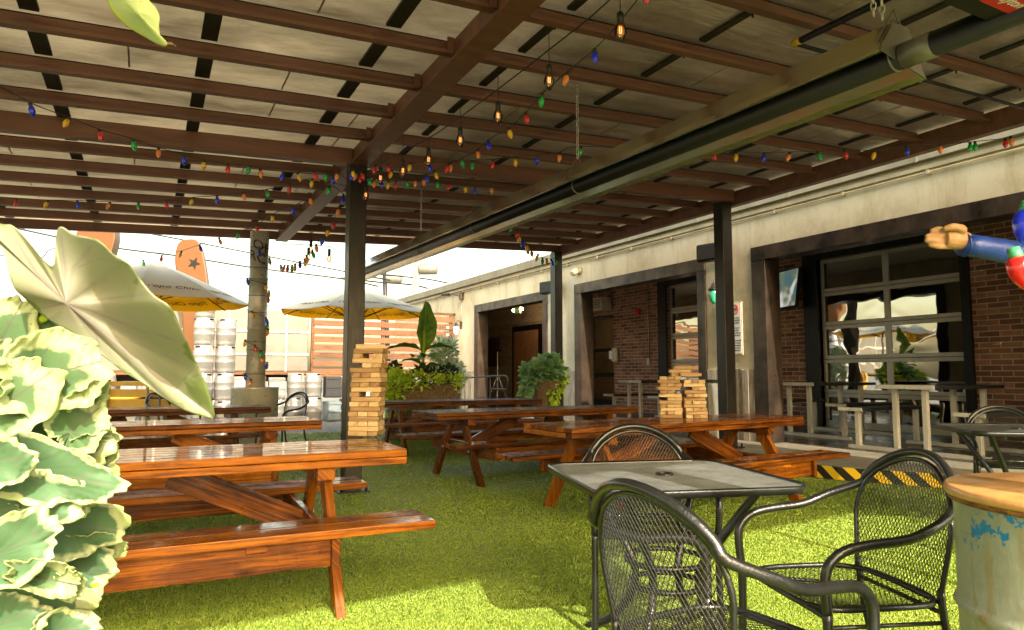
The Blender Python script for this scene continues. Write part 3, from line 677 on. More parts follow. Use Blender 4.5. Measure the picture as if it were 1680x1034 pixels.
# ------------------------------------------------------------------ picnic tables
def picnic(loc,rz,label,dark=False,L=2.7):
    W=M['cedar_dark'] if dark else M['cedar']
    t=thing('picnic_table',label,'picnic table',loc,rz,'stained wooden picnic tables on the turf')
    h=L/2
    m=MB(); n=6; bw=.68/n
    for k in range(n): m.bx(-h,h,-.34+k*bw+.006,-.34+(k+1)*bw-.006,.707,.745)
    m.build('tabletop',W,t,bevel=.005)
    m=MB(); m.bx(-h+.002,h-.002,-.338,-.25,.667,.7045); m.bx(-h+.002,h-.002,.25,.338,.667,.7045); m.bx(-h+.002,-h+.09,-.249,.249,.667,.7045); m.bx(h-.09,h-.002,-.249,.249,.667,.7045)
    m.build('apron',W,t,bevel=.005)
    for s_ in (-1,1):
        m=MB()
        for k in range(2):
            y0=s_*(.79-.154*k); m.bx(-h,h,min(y0,y0-s_*.142),max(y0,y0-s_*.142),.415,.455)
        m.build('bench_seat',W,t,bevel=.005)
        m=MB(); m.bx(-h+.44,h-.44,s_*.72-.019,s_*.72+.019,.285,.412)
        m.build('bench_rail',W,t,bevel=.004)
    for sx in (-1,1):
        fx=sx*(h-.42)
        m=MB(); m.bx(fx-sx*.045-.019,fx-sx*.045+.019,-.77,.77,.275,.412); m.build('cross_beam',W,t,bevel=.004)
        m=MB(); m.bx(fx-.045,fx+.045,-.30,.30,.60,.665); m.build('top_cleat',W,t,bevel=.004)
        for s_ in (-1,1):
            m=MB(); y1,y0=s_*.13,s_*.55
            b=len(m.v); P=[]
            wd=.060
            for x in (fx,fx+sx*.045):
                for y,z in ((y0-wd,0),(y0+wd,0),(y1+wd,.665),(y1-wd,.665)): m.v.append((x,y,z)); P.append((z,y))
            for q in ((0,1,2,3),(7,6,5,4),(0,4,5,1),(1,5,6,2),(2,6,7,3),(3,7,4,0)): m.face([b+i for i in q],[(P[i][0],P[i][1]+.3*(i>3)) for i in q],.4+.4*random.random())
            m.build('leg',W,t,bevel=.004)
            MB().lathe([(.013,0),(.013,.008),(.0,.010)],(fx+sx*.046,s_*.315,.335),8,M=Matrix.Rotation(R(90*sx),4,'Y')).build('bolt',M['galv'],t)
        m=MB(); m.bar((fx-sx*.05,0,.33),(fx-sx*.72,0,.64),.038,.13); m.build('brace',W,t,bevel=.004)
        [MB().bx(fx-sx*.38-.045,fx-sx*.38+.045,s_*.71-.035,s_*.71+.035,.375,.413).build('bench_cleat',W,t,bevel=.004) for s_ in (-1,1)]
    return t
picnic((-.08,3.96,0),R(-1.5),'orange stained picnic table nearest the camera at left, carrying the tall block tower')
picnic((.02,6.45,0),R(1),'second wet brown picnic table behind the nearest left one')
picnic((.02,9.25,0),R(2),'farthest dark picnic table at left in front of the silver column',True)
picnic((4.12,4.75,0),R(3.5),'long orange picnic table at right with the two short block towers')
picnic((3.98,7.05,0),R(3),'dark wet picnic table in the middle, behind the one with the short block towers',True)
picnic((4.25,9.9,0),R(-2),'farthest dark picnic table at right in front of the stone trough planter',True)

# ------------------------------------------------------------------ wooden block towers
BL,BW,BH=.196,.0652,.0316
block=MB().box((0,0,BH/2),(BL,BW-.001,BH-.0008),t=.5)
bmeshes=[]
for k in range(14):
    q=MB(); q.box((0,0,BH/2),(BL,BW-.0022,BH-.0012),t=k/13)
    o=q.build('wooden_block',M['pine'],bevel=.003); bmeshes.append(o)
def put_block(x,y,z,rz,label,group,tilt=0):
    s_=random.choice(bmeshes); o=s_.copy(); col.objects.link(o); o.location=(x,y,z); o.rotation_euler=(0,tilt,rz); tag(o,label,'wooden block',group)
def tower(cx,cy,z0,ang,rows,label,group,lean=(0,0),missing=(),j=.006,flip=0):
    for r_ in range(rows):
        a=ang+(math.pi/2 if (r_+flip)%2 else 0)+random.uniform(-.03,.03)
        ox,oy=cx+lean[0]*r_+random.uniform(-j,j)*.6,cy+lean[1]*r_+random.uniform(-j,j)*.6
        for k in (-1,0,1):
            if (r_,k) in missing: continue
            s_=random.uniform(-j,j)*1.3
            x=ox-math.sin(a)*k*BW+math.cos(a)*s_; y=oy+math.cos(a)*k*BW+math.sin(a)*s_
            put_block(x,y,z0+r_*BH,a,label,group)
TA=R(-30)
c0=onZ(596,716,.745)+Vector((.045,.10,0))
tower(c0.x,c0.y,.745,TA,18,'pale wooden block stacked in the tall eighteen row tower on the nearest left table','blocks of the tall tower',lean=(.0014,-.0006),missing=((16,0),(14,1),(8,0)),flip=1)
put_block(c0.x+.02,c0.y-.01,.745+18*BH,TA+.25,'single loose wooden block lying on top of the tall tower','loose block on the tall tower')
p1=Vector((4.30,4.99,.745)); 
tower(p1.x,p1.y,.745,R(-38),12,'wooden block in the left one of the two short towers on the right table','blocks of the left short tower',j=.016,missing=((5,1),(7,-1)))
tower(p1.x+.200,p1.y-.098,.745,R(-28),11,'wooden block in the right one of the two short towers on the right table','blocks of the right short tower',j=.013,missing=((5,-1),(9,0),(8,1)),lean=(-.0012,.0006),flip=1)
zt=.745+11*BH
for k,(dx,dy,a) in enumerate(((.10,-.05,-30),(.14,-.115,-27))): put_block(p1.x+dx,p1.y+dy,zt+BH,R(a),'loose wooden block laid across the top of the two short towers','loose blocks bridging the short towers')
for k,(dx,dy,a) in enumerate(((.08,-.04,-28),(.11,-.07,-30))): put_block(p1.x+dx,p1.y+dy,zt+BH*(k+2),R(a),'loose wooden block laid across the top of the two short towers','loose blocks bridging the short towers')
for o in bmeshes: bpy.data.objects.remove(o)

# ------------------------------------------------------------------ wrought iron chairs and mesh tables
def lattice(S,inside,A,B,sp,slope,r=.0014,ds=.035,n=3):
    m=MB(); dl=math.hypot(1,slope); d=(1/dl,slope/dl)
    for sg in (1,-1):
        dx,dy=d[0],d[1]*sg; nx,ny=-dy,dx
        D=math.hypot(A,B)*1.2; k=-int(D/sp)
        while k*sp<D:
            ox,oy=nx*k*sp,ny*k*sp+B/2; run=[]; s=-D
            while s<D:
                a,b=ox+dx*s,oy+dy*s
                if inside(a,b): run.append((a,b))
                else:
                    if len(run)>1: _wire(m,S,run,r,n,ds)
                    run=[]
                s+=.006
            if len(run)>1: _wire(m,S,run,r,n,ds)
            k+=1
    return m
def _wire(m,S,run,r,n,ds):
    L=len(run)*.006; c=max(1,int(L/ds)); pts=[S(*run[round(i*(len(run)-1)/c)]) for i in range(c+1)]
    m.tube(pts,r,n,caps=False)
def wspan(b): return (.205+.03*min(b,.2)/.2) if b<.2 else .235*max(0,1-((b-.2)/.215)**2.2)**.5
def Sback(a,b): return Vector((-.20-.23*b+.9*a*a*(.3+b/.42*.7),a,.435+b*1.0))
def make_chair(label):
    t=thing('patio_chair',label,'metal chair',group='black wire mesh patio chairs')
    lattice(Sback,lambda a,b:0<b<.413 and abs(a)<wspan(b)-.002,.48,.42,.0135,1.75).build('back_mesh',M['wire'],t)
    bs=np.linspace(0,.36,12); side=[Sback(wspan(b),b) for b in bs]; top=[Sback(.235*math.cos(q),.2+.215*math.sin(q)) for q in np.linspace(.84,math.pi-.84,12)]
    oth=[Sback(-wspan(b),b) for b in bs[::-1]]
    MB().tube([Sback(0,0)]+side+top+oth+[Sback(-.09,0)],.0085,8,closed=True).build('back_frame',M['chair'],t)
    up=[]
    for s_ in (1,):
        arc=[Sback(.262*math.cos(q),.2+.235*math.sin(q))+Vector((-.012,0,.004)) for q in np.linspace(math.pi/2,.42,8)]
        arm=[Vector(p) for p in ((-.135,.285,.690),(-.03,.290,.652),(.09,.288,.640),(.18,.284,.622),(.232,.280,.575),(.238,.276,.50),(.232,.272,.44))]
        half=arc+arm
    path=[Vector((p.x,-p.y,p.z)) for p in half[::-1]][:-1]+half
    MB().tube(catmull(path,3),.0150,12).build('arm_tube',M['chair'],t)
    for s_ in (-1,1):
        MB().tube(catmull([(.232,s_*.272,.445),(.232,s_*.272,.3),(.238,s_*.274,.15),(.25,s_*.278,.006)],4),[.0150]*4+[.0145]*9,10).build('leg',M['chair'],t)
        MB().tube(catmull([(-.195,s_*.205,.47),(-.205,s_*.207,.35),(-.245,s_*.215,.16),(-.28,s_*.225,.006)],4),.012,8).build('leg',M['chair'],t)
    def seatin(a,b): return (abs(a)/.235)**4+(abs(b-.22)/.225)**4<1
    def Sseat(a,b): return Vector((-.20+b,a,.437-.028*(1-(a/.24)**2)*(1-((b-.22)/.23)**2)))
    lattice(Sseat,seatin,.5,.46,.0135,.62,ds=.05).build('seat_mesh',M['wire'],t)
    ring=[]
    for q in np.linspace(0,2*math.pi,36,endpoint=False):
        c,s_=math.cos(q),math.sin(q); ring.append(Sseat(.238*math.copysign(abs(s_)**.5,s_),.22+.228*math.copysign(abs(c)**.5,c)))
    MB().tube(ring,.010,8,closed=True).build('seat_frame',M['chair'],t)
    q=MB(); q.tube([(.235,-.272,.43),(.235,.272,.43)],.009); q.tube([(-.2,-.2,.40),(-.2,.2,.40)],.008); q.tube([(.23,-.272,.40),(-.2,-.2,.37)],.007); q.tube([(.23,.272,.40),(-.2,.2,.37)],.007); q.build('stretcher',M['chair'],t)
    return t
ch0=make_chair('nearest black mesh chair with its back turned, in front of the near mesh table')
def place_chair(x,y,a,label,first=False,sc=1):
    c=ch0 if first else copy_tree(ch0); c.location=(x,y,0); c.rotation_euler=(0,0,R(a)); c.scale=(sc,)*3; c['label']=label; return c
place_chair(1.385,1.42,3,ch0['label'],True)
place_chair(2.13,2.66,-118,'black mesh chair pushed under the far side of the near mesh table')
place_chair(2.12,1.60,160,'black mesh chair facing left between the near mesh table and the rusty drum')
place_chair(6.10,3.05,-140,'black mesh chair standing behind the second mesh table at right')
place_chair(4.93,2.0,120,'black mesh chair mostly cut off by the right edge behind the drum')
place_chair(1.75,10.3,-150,'small far mesh chair right of the silver column')
place_chair(.35,10.9,-40,'small far mesh chair left of the silver column')
def mesh_table(loc,rz,label,ped=True):
    t=thing('mesh_table',label,'metal table',loc,rz,'square wire mesh patio tables')
    H=.43
    ins=lambda a,b:(abs(a)<H-.01 and abs(b-H)<H-.01 and not (abs(a)>H-.09 and abs(b-H)>H-.09 and math.hypot(abs(a)-(H-.09),abs(b-H)-(H-.09))>.08) and math.hypot(a,b-H)>.03)
    lattice(lambda a,b:Vector((a,b-H,.712+.0*a)),ins,.86,.86,.0125,.55,r=.0026,ds=.4,n=4).build('mesh_top',M['tablewire'],t)
    ring=[]
    for sx,sy,a0 in ((1,1,0),(-1,1,90),(-1,-1,180),(1,-1,270)):
        for k in range(6): a=R(a0+k*18); ring.append((sx*(H-.09)+.09*math.cos(a),sy*(H-.09)+.09*math.sin(a)))
    m=MB(); n=len(ring)
    b=0; m.v=[(x*f,y*f,z) for f,z in ((1,.722),(1.006,.712),(1.0,.690),(.985,.690),(.985,.715)) for x,y in ring]
    for k in range(5):
        for i in range(n):
            j=(i+1)%n; k2=(k+1)%5; m.face([k*n+i,k*n+j,k2*n+j,k2*n+i],None,.5,True)
    m.build('rim',M['chair'],t)
    MB().tube([(.034*math.cos(a),.034*math.sin(a),.716) for a in np.linspace(0,2*math.pi,18,endpoint=False)],.006,6,closed=True).build('umbrella_ring',M['chair'],t)
    m=MB(); m.bar((-.40,0,.70),(.40,0,.70),.03,.012); m.bar((0,-.40,.694),(0,.40,.694),.03,.012); m.build('cross_bar',M['chair'],t)
    for k in range(4):
        a=R(45+90*k); c,s=math.cos(a),math.sin(a)
        P=catmull([(.40*c,.40*s,.69),(.38*c,.38*s,.66),(.26*c,.26*s,.50),(.15*c,.15*s,.33),(.16*c,.16*s,.20),(.26*c,.26*s,.07),(.38*c,.38*s,.006)],5)
        MB().tube(P,.018,8).build('leg',M['chair'],t)
    for rr,z in ((.17,.36),(.15,.26)): MB().tube([(rr*math.cos(a),rr*math.sin(a),z) for a in np.linspace(0,2*math.pi,28,endpoint=False)],.012,6,closed=True).build('hoop',M['chair'],t)
    return t
mt=mesh_table((2.0,2.37,0),R(-17),'square black mesh table in the foreground between the three chairs')
c_=copy_tree(mt); c_.location=(5.70,2.80,0); c_.rotation_euler=(0,0,R(50)); c_.scale=(1.04,)*3; c_['label']='second mesh table at the right edge beyond the rusty drum'

# ------------------------------------------------------------------ drum
t=thing('oil_drum','old pale green steel drum with blue flakes and rust streaks under a round wooden lid','drum',(1.99,.82,0))
def drumm():
    m,nt,b=newmat('flaking_drum_paint'); v=coords(nt)
    base=ramp(nt,noise(nt,v,3,7,.7),[(.3,(.24,.25,.19)),(.55,(.36,.37,.30)),(.8,(.44,.45,.38))])
    st=ramp(nt,noise(nt,coords(nt,'Object',(9,9,.8)),1.6,4,.6),[(.55,(0,0,0)),(.66,(.9,.9,.9))])
    rust=N(nt,'ShaderNodeMix',data_type='RGBA'); nt.links.new(st,rust.inputs[0]); nt.links.new(base,rust.inputs[6]); rust.inputs[7].default_value=(.30,.20,.05,1)
    sp=N(nt,'ShaderNodeSeparateXYZ'); nt.links.new(v,sp.inputs[0])
    zr=ramp(nt,sp.outputs[2],[(.45,(0,0,0)),(.86,(.28,.28,.28))])
    nn=noise(nt,v,4.2,6,.7); add=N(nt,'ShaderNodeMath',operation='ADD'); nt.links.new(nn,add.inputs[0]); nt.links.new(zr,add.inputs[1])
    fl=ramp(nt,add.outputs[0],[(.80,(0,0,0)),(.81,(1,1,1))])
    bl=N(nt,'ShaderNodeMix',data_type='RGBA'); nt.links.new(fl,bl.inputs[0]); nt.links.new(rust.outputs[2],bl.inputs[6]); bl.inputs[7].default_value=(.015,.20,.48,1)
    nt.links.new(bl.outputs[2],b.inputs['Base Color']); b.inputs['Roughness'].default_value=.42; b.inputs['Metallic'].default_value=.1
    bumpn(nt,b,noise(nt,v,5,6,.65),.6,.015); return m
MB().lathe([(.0,.0),(.283,.0),(.29,.01),(.285,.03),(.285,.27),(.289,.285),(.295,.295),(.289,.305),(.285,.32),(.285,.56),(.289,.575),(.295,.585),(.289,.595),(.285,.61),(.285,.83),(.290,.84),(.0,.841)],n=64).build('barrel',drumm(),t)
rm=plain('rusty_rim',(.30,.13,.02),.6,.2,c2=(.05,.015,.006),vs=40,bump=.5,bs=60)
MB().tube([(.290*math.cos(a),.290*math.sin(a),.845) for a in np.linspace(0,2*math.pi,64,endpoint=False)],.009,8,closed=True).build('rim',rm,t)
lidm=plain('varnished_lid',(.62,.34,.12),.3,coat=.4,var=.3,vs=3,stretch=(1,4,1),c2=(.42,.20,.06),bump=.05)
MB().lathe([(.0,.850),(.300,.850),(.305,.856),(.303,.870),(.297,.875),(.0,.877)],n=64).build('lid',lidm,t)

# ------------------------------------------------------------------ radiant heater
ht=thing('tube_heater','long radiant tube heater with bent metal reflector hanging on chains under the canopy','heater',(2.98,1.85,2.66))
dzy=.019
def hp(x,y,z): return (x,y,z+dzy*y)
L=9.3
outer=[(-.150,-.075),(-.140,-.045),(-.055,.075),(.055,.075),(.155,-.12),(.175,-.145)]
m=MB(); b=0
for y in (0,L):
    for x,z in outer: m.v.append(hp(x,y,z))
n=len(outer)
for i in range(n-1): m.face([i,i+1,n+i+1,n+i],[(0,i),(0,i+1),(L,i+1),(L,i)])
refl=plain('polished_reflector',(.66,.58,.42),.17,.88,var=.12,vs=1.5,bump=.25,bs=2.5,rv=.05)
m.build('reflector',refl,ht,solid=.004)
m=MB(); m.prism(outer,lambda u,v:hp(u,-.004,v),lambda u,v:hp(u,-.012,v)); m.build('end_plate',M['stainless'],ht)
m=MB(); m.tube([hp(0,-.75,-.075),hp(0,L,-.075)],.055,16); m.build('burner_tube',M['black'],ht)
m=MB(); m.tube([hp(0,-.16,-.075),hp(0,-.02,-.075)],.058,16); m.build('collar',M['stainless'],ht)
for y in (.02,2.66,4.6,6.23,8.9):
    m=MB(); m.tube([hp(.056*math.cos(a),y,-.075+.056*math.sin(a)) for a in np.linspace(0,2*math.pi,20,endpoint=False)],.006,6,closed=True); m.build('hanger_ring',M['stainless'],ht)
    m=MB(); m.tube([hp(-.15,y,-.08),hp(-.12,y,.0),hp(0,y,.16),hp(.12,y,.0),hp(.18,y,-.15)],.005,6); m.build('hanger_wire',M['stainless'],ht)
def chain(x,y,z0,z1,label):
    m=MB(); z=z0; k=0
    while z<z1:
        a=(k%2)*math.pi/2+.3; c,s=math.cos(a),math.sin(a)
        m.tube([(x+c*.011*math.cos(q),y+s*.011*math.cos(q),z+.02+.023*math.sin(q)) for q in np.linspace(0,2*math.pi,10,endpoint=False)],.0032,5,closed=True); z+=.034; k+=1
    return tag(m.build('hanging_chain',M['galv']),label,'chain','chains holding up the heater')
chain(2.98,4.51,2.86,3.46,'chain from the canopy to the middle of the tube heater'); chain(2.98,8.08,2.93,3.46,'chain from the canopy to the far half of the tube heater')
chain(2.955,1.95,2.82,3.42,'left one of the two chains at the near end of the heater'); chain(3.02,1.95,2.82,3.42,'right one of the two chains at the near end of the heater'); chain(2.98,10.72,2.98,3.48,'farthest chain holding the far end of the heater')
bxm=thing('burner_box','black heater burner box with a red and white brand label on its underside','burner box',(2.86,1.12,2.56))
MB().box((0,.0,.17),(.44,.68,.34)).build('casing',M['black'],bxm,bevel=.008)
MB().box((-.03,.20,-.0025),(.20,.12,.004)).build('label_plate',M['red'],bxm)
text_mesh('lettering','Dayton',.058,frameM((-.03,.205,-.0055),(1,.0,0),(0,-1,0)),M['white'],bxm,shear=.3)
# gas pipe and black conduit beneath the purlins
t=tag(MB().tube([(3.66,2.93,3.30),(3.68,1.4,3.28)],.022,10).build('gas_pipe',M['black']),'short black gas pipe with a yellow end running to the burner','pipe')
q=MB().lathe([(.026,-.03),(.026,.03)],(3.66,2.95,3.30),10,M=Matrix.Rotation(R(90),4,'X')); q.build('yellow_fitting',M['yellow'],t)
tag(MB().tube([(3.66,2.94,3.28),(7.0,2.93,3.37)],.013,8).build('conduit',M['black']),'long thin black conduit running right beneath the purlins','conduit')
t=thing('vent_pipe','grey galvanised vent pipe at the upper right corner','pipe',(3.93,1.72,0))
MB().tube([(0,0,2.25),(0,0,3.46)],.055,20).build('pipe',M['galv'],t)
for z in (2.7,2.98,3.2): MB().tube([(.057*math.cos(a),.057*math.sin(a),z) for a in np.linspace(0,2*math.pi,24,endpoint=False)],.006,6,closed=True).build('seam_ring',M['galv'],t)
MB().bar((0,0,2.25),(0,0,0.0),.04,.04).build('stand_pole',M['galv'],t)

# ------------------------------------------------------------------ light strings
bulbmesh={}
def bulb(colr,p,parent,cable_z,sc=1):
    sc*=1.15
    key=colr
    if key not in bulbmesh:
        q=MB().lathe([(.0,-.062),(.006,-.058),(.016,-.04),(.0185,-.025),(.016,-.008),(.011,0)],n=10); o=q.build('bulb',M['bulb'+colr]); s=MB().lathe([(.0095,-.004),(.011,.0),(.011,.022),(.0,.024)],n=8).build('socket',M['greencable'],o); bulbmesh[key]=o; first=True
        c=o
    else: c=copy_tree(bulbmesh[key])
    c.parent=parent; c.location=p; c.rotation_euler=(random.uniform(-.35,.35),random.uniform(-.35,.35),0); c.scale=(sc,)*3
def lstring(label,items,z0,z1,ends=(),sc=1,sag=0,depth=None):
    t=thing('light_string',label,'string lights',(0,0,0),0,'strings of coloured party bulbs')
    n=len(items); pts=[]
    for i,(x,y,c) in enumerate(items):
        z=z0+(z1-z0)*i/max(1,n-1)
        p=onZ(x,y,z) if depth is None else atD(x,y,depth[0]+(depth[1]-depth[0])*i/max(1,n-1))
        q=p+Vector((0,0,.035*sc)); bulb(c,q-Vector((0,0,.0)),t,0,sc); pts.append(q+Vector((0,0,.024*sc)))
    if ends and ends[0]: pts=[Vector(ends[0])]+pts
    if ends and len(ends)>1 and ends[1]: pts=pts+[Vector(ends[1])]
    MB().tube(catmull(pts,3),.0038,5).build('cable',M['greencable'],t)
    return t
lstring('string of coloured bulbs crossing the upper left towards the near post',[(50,183,'B'),(111,205,'Y'),(163,225,'R'),(218,240,'G'),(260,254,'O'),(301,265,'B'),(334,273,'Y'),(374,280,'R'),(409,282,'G'),(427,287,'O'),(464,292,'B'),(489,293,'Y'),(516,291,'R'),(533,293,'G'),(546,297,'B'),(553,292,'O')],2.92,2.98,((-1.1,5.2,3.05),(1.72,6.72,3.05)))
lstring('lower left string of coloured bulbs running just above the sky',[(26,335,'R'),(77,337,'Y'),(127,338,'B'),(179,340,'O'),(227,340,'G'),(272,338,'R'),(315,333,'Y'),(356,330,'B'),(399,325,'O'),(438,320,'G'),(475,313,'R'),(512,303,'Y')],2.95,2.97,((-2.0,9.3,3.0),(1.72,6.8,3.03)))
lstring('string of coloured bulbs falling from the near post to the left parasol',[(540,315,'G'),(509,332,'O'),(480,348,'B'),(447,360,'Y'),(421,377,'R'),(391,388,'G'),(360,398,'O'),(328,409,'B'),(297,419,'Y'),(265,426,'R'),(235,433,'G')],0,0,depth=(6.9,10.6),ends=((1.74,6.9,2.95),),sc=1.1)
lstring('short string of coloured bulbs wrapped round the near post top and on to the right',[(575,292,'B'),(579,287,'Y'),(584,292,'O'),(591,296,'R'),(605,300,'G'),(614,303,'O'),(626,304,'B'),(637,306,'Y'),(649,306,'R'),(668,304,'G'),(682,303,'O'),(695,301,'O'),(718,305,'G'),(737,308,'R'),(763,312,'Y'),(779,315,'B'),(806,314,'O')],2.97,3.05,sc=.95)
lstring('diagonal string of coloured bulbs climbing to the upper middle beside the clear bulbs',[(700,296,'B'),(714,290,'Y'),(735,279,'R'),(758,270,'G'),(784,256,'O'),(801,241,'B'),(835,221,'Y'),(863,197,'R'),(889,168,'G'),(930,133,'O'),(976,96,'B'),(1018,52,'Y'),(1060,0,'R')],3.0,3.0,((1.9,6.6,3.05),))
lstring('long level string of coloured bulbs going right under the purlins to the wall',[(594,291,'R'),(615,281,'R'),(637,279,'R'),(642,289,'Y'),(673,277,'Y'),(705,277,'B'),(739,277,'O'),(775,274,'G'),(809,272,'R'),(845,268,'Y'),(881,265,'B'),(918,261,'O'),(953,251,'G'),(1130,257,'G'),(1171,258,'R'),(1208,260,'Y'),(1254,261,'B'),(1295,260,'O'),(1343,259,'G'),(1387,256,'R'),(1435,257,'Y'),(1488,250,'B'),(1543,247,'O'),(1592,244,'G'),(1600,243,'G'),(1650,238,'R'),(1659,235,'O')],3.0,3.12)
lstring('bunched string of coloured bulbs ending on the far post by the wall',[(830,360,'B'),(837,368,'O'),(839,377,'G'),(849,386,'R'),(852,394,'Y'),(858,402,'B'),(864,408,'O'),(865,413,'G'),(872,418,'O'),(882,425,'Y'),(890,431,'G'),(897,432,'O'),(905,433,'B'),(912,432,'G')],0,0,depth=(9.6,12.9),sc=1.5)
lstring('looped string of coloured bulbs hanging beside the silver column against the sky',[(461,442,'B'),(466,443,'O'),(472,443,'R'),(479,443,'G'),(484,441,'O'),(492,437,'B'),(500,433,'Y'),(503,427,'O'),(513,420,'G'),(519,410,'O'),(530,398,'B'),(538,384,'Y'),(547,372,'R'),(556,350,'O'),(563,330,'B')],0,0,depth=(9.7,7.3),sc=1.15)
# clear filament bulbs on black drops
t=thing('filament_bulb_string','black cable with clear filament bulbs hanging on drops through the upper middle','string lights')
cab=[(1000,0),(903,80),(819,145),(755,192),(703,227),(630,265),(600,283)]; pts=[onZ(x,y,3.16) for x,y in cab]; MB().tube(catmull([Vector((2.05,2.2,3.2))]+pts,4),.005,6).build('cable',M['cable'],t)
def clear(x,y,top,z,tt=None):
    p=onZ(x,y,z); q=MB().lathe([(.0,-.110),(.014,-.100),(.031,-.066),(.033,-.045),(.022,-.012),(.016,0)],p+Vector((0,0,.045)),12)
    o=q.build('bulb',M['edison'],tt or t); MB().tube([p+Vector((-.006,0,.02)),p+Vector((-.006,0,-.015)),p+Vector((.006,0,-.015)),p+Vector((.006,0,.02))],.0022,4).build('filament',M['filament'],o)
    MB().lathe([(.018,-.005),(.018,.045),(.008,.055)],p+Vector((0,0,.045)),10).build('socket',M['cable'],tt or t)
    MB().tube([p+Vector((0,0,.095)),p+Vector((0,0,top))],.0025,4).build('drop_cord',M['cable'],tt or t)
em=bpy.data.materials.new('clear_bulb_glass'); em.use_nodes=True; _n=em.node_tree; _n.nodes.clear(); _o=N(_n,'ShaderNodeOutputMaterial'); _g=N(_n,'ShaderNodeBsdfGlossy'); _g.inputs['Roughness'].default_value=.05; _t=N(_n,'ShaderNodeBsdfTransparent'); _t.inputs['Color'].default_value=(1,.74,.55,1); _m=N(_n,'ShaderNodeMixShader'); _f=N(_n,'ShaderNodeFresnel'); _f.inputs[0].default_value=1.6
_n.links.new(_f.outputs[0],_m.inputs[0]); _n.links.new(_t.outputs[0],_m.inputs[1]); _n.links.new(_g.outputs[0],_m.inputs[2]); _n.links.new(_m.outputs[0],_o.inputs[0]); M['edison']=em
for x,y in ((1018,50),(901,132),(817,190),(755,230),(703,262),(661,280),(600,320),(624,292)): clear(x,y,.30,2.9)
t2=thing('filament_bulb_string','far cable of clear filament bulbs on the sky side of the near post','string lights')
MB().tube(catmull([atD(x,y,9.2-.02*k) for k,(x,y) in enumerate(((460,401),(482,401),(504,402),(540,405),(558,415)))],4),.006,6).build('cable',M['cable'],t2)
for x,y in ((510,411),(540,426),(506,424)): 
    p=atD(x,y,9.1); q=MB().lathe([(.0,-.1),(.024,-.07),(.03,-.04),(.018,0)],p+Vector((0,0,.05)),10); q.build('bulb',M['edison'],t2); MB().lathe([(.02,0),(.02,.09)],p+Vector((0,0,.05)),8).build('socket',M['cable'],t2); MB().tube([p+Vector((0,0,.1)),p+Vector((0,0,.24))],.004,4).build('drop_cord',M['cable'],t2)

# ------------------------------------------------------------------ silver column on its drum base
sc_=thing('silver_column','tall silver metal duct column with black stencilled letters standing on a wide metal drum base','column',(1.42,10.75,0))
MB().lathe([(.135,.95),(.135,1.8),(.138,1.802),(.138,1.82),(.135,1.822),(.135,2.55),(.139,2.552),(.139,2.57),(.135,2.572),(.135,3.26)],n=28).build('duct',M['galv'],sc_)
m=MB()
for z in (1.15,1.5,1.62,2.05,2.3,2.72,3.02): m.tube([(.137*math.cos(a),.137*math.sin(a),z+.01*math.sin(a)) for a in np.linspace(0,2*math.pi,24,endpoint=False)],.004,5,closed=True)
m.build('band',M['rubber'],sc_)
MB().lathe([(.0,0),(.33,0),(.33,.93),(.34,.95),(.0,.955)],n=36).build('base_drum',M['galv'],sc_)
a=math.atan2(-10.75,-1.42)
for txt,z,dx in (('OF',3.02,.03),('RC',2.86,-.03)):
    o=text_mesh('stencil_letters',txt,.20,frameM((0,0,0),(1,0,0),(0,1,0)),M['black'],sc_)
    for v in o.data.vertices:
        th=a+(v.co.x+dx)/.137*1.0; zz=z+v.co.y-.35*(v.co.x); rr=.1385+v.co.z; v.co=Vector((rr*math.cos(th),rr*math.sin(th),zz))
# bulbs spiralling the column
t=thing('light_string','string of coloured bulbs spiralling around the silver column','string lights',(1.42,10.75,0),0,'strings of coloured party bulbs')
pts=[]; cs='BYRGOBYYRBOYBGOBYRGOBGBO'
for k in range(72):
    th=a+.9*math.sin(k*.4)+k*.35; z=2.95-k*.0275; pts.append(Vector((.148*math.cos(th),.148*math.sin(th),z)))
    if k%3==0: 
        bulb(cs[(k//3)%24],pts[-1]*1.0+Vector((.012*math.cos(th),.012*math.sin(th),-.01)),t,0,1.2)
MB().tube(pts,.004,5).build('cable',M['greencable'],t)

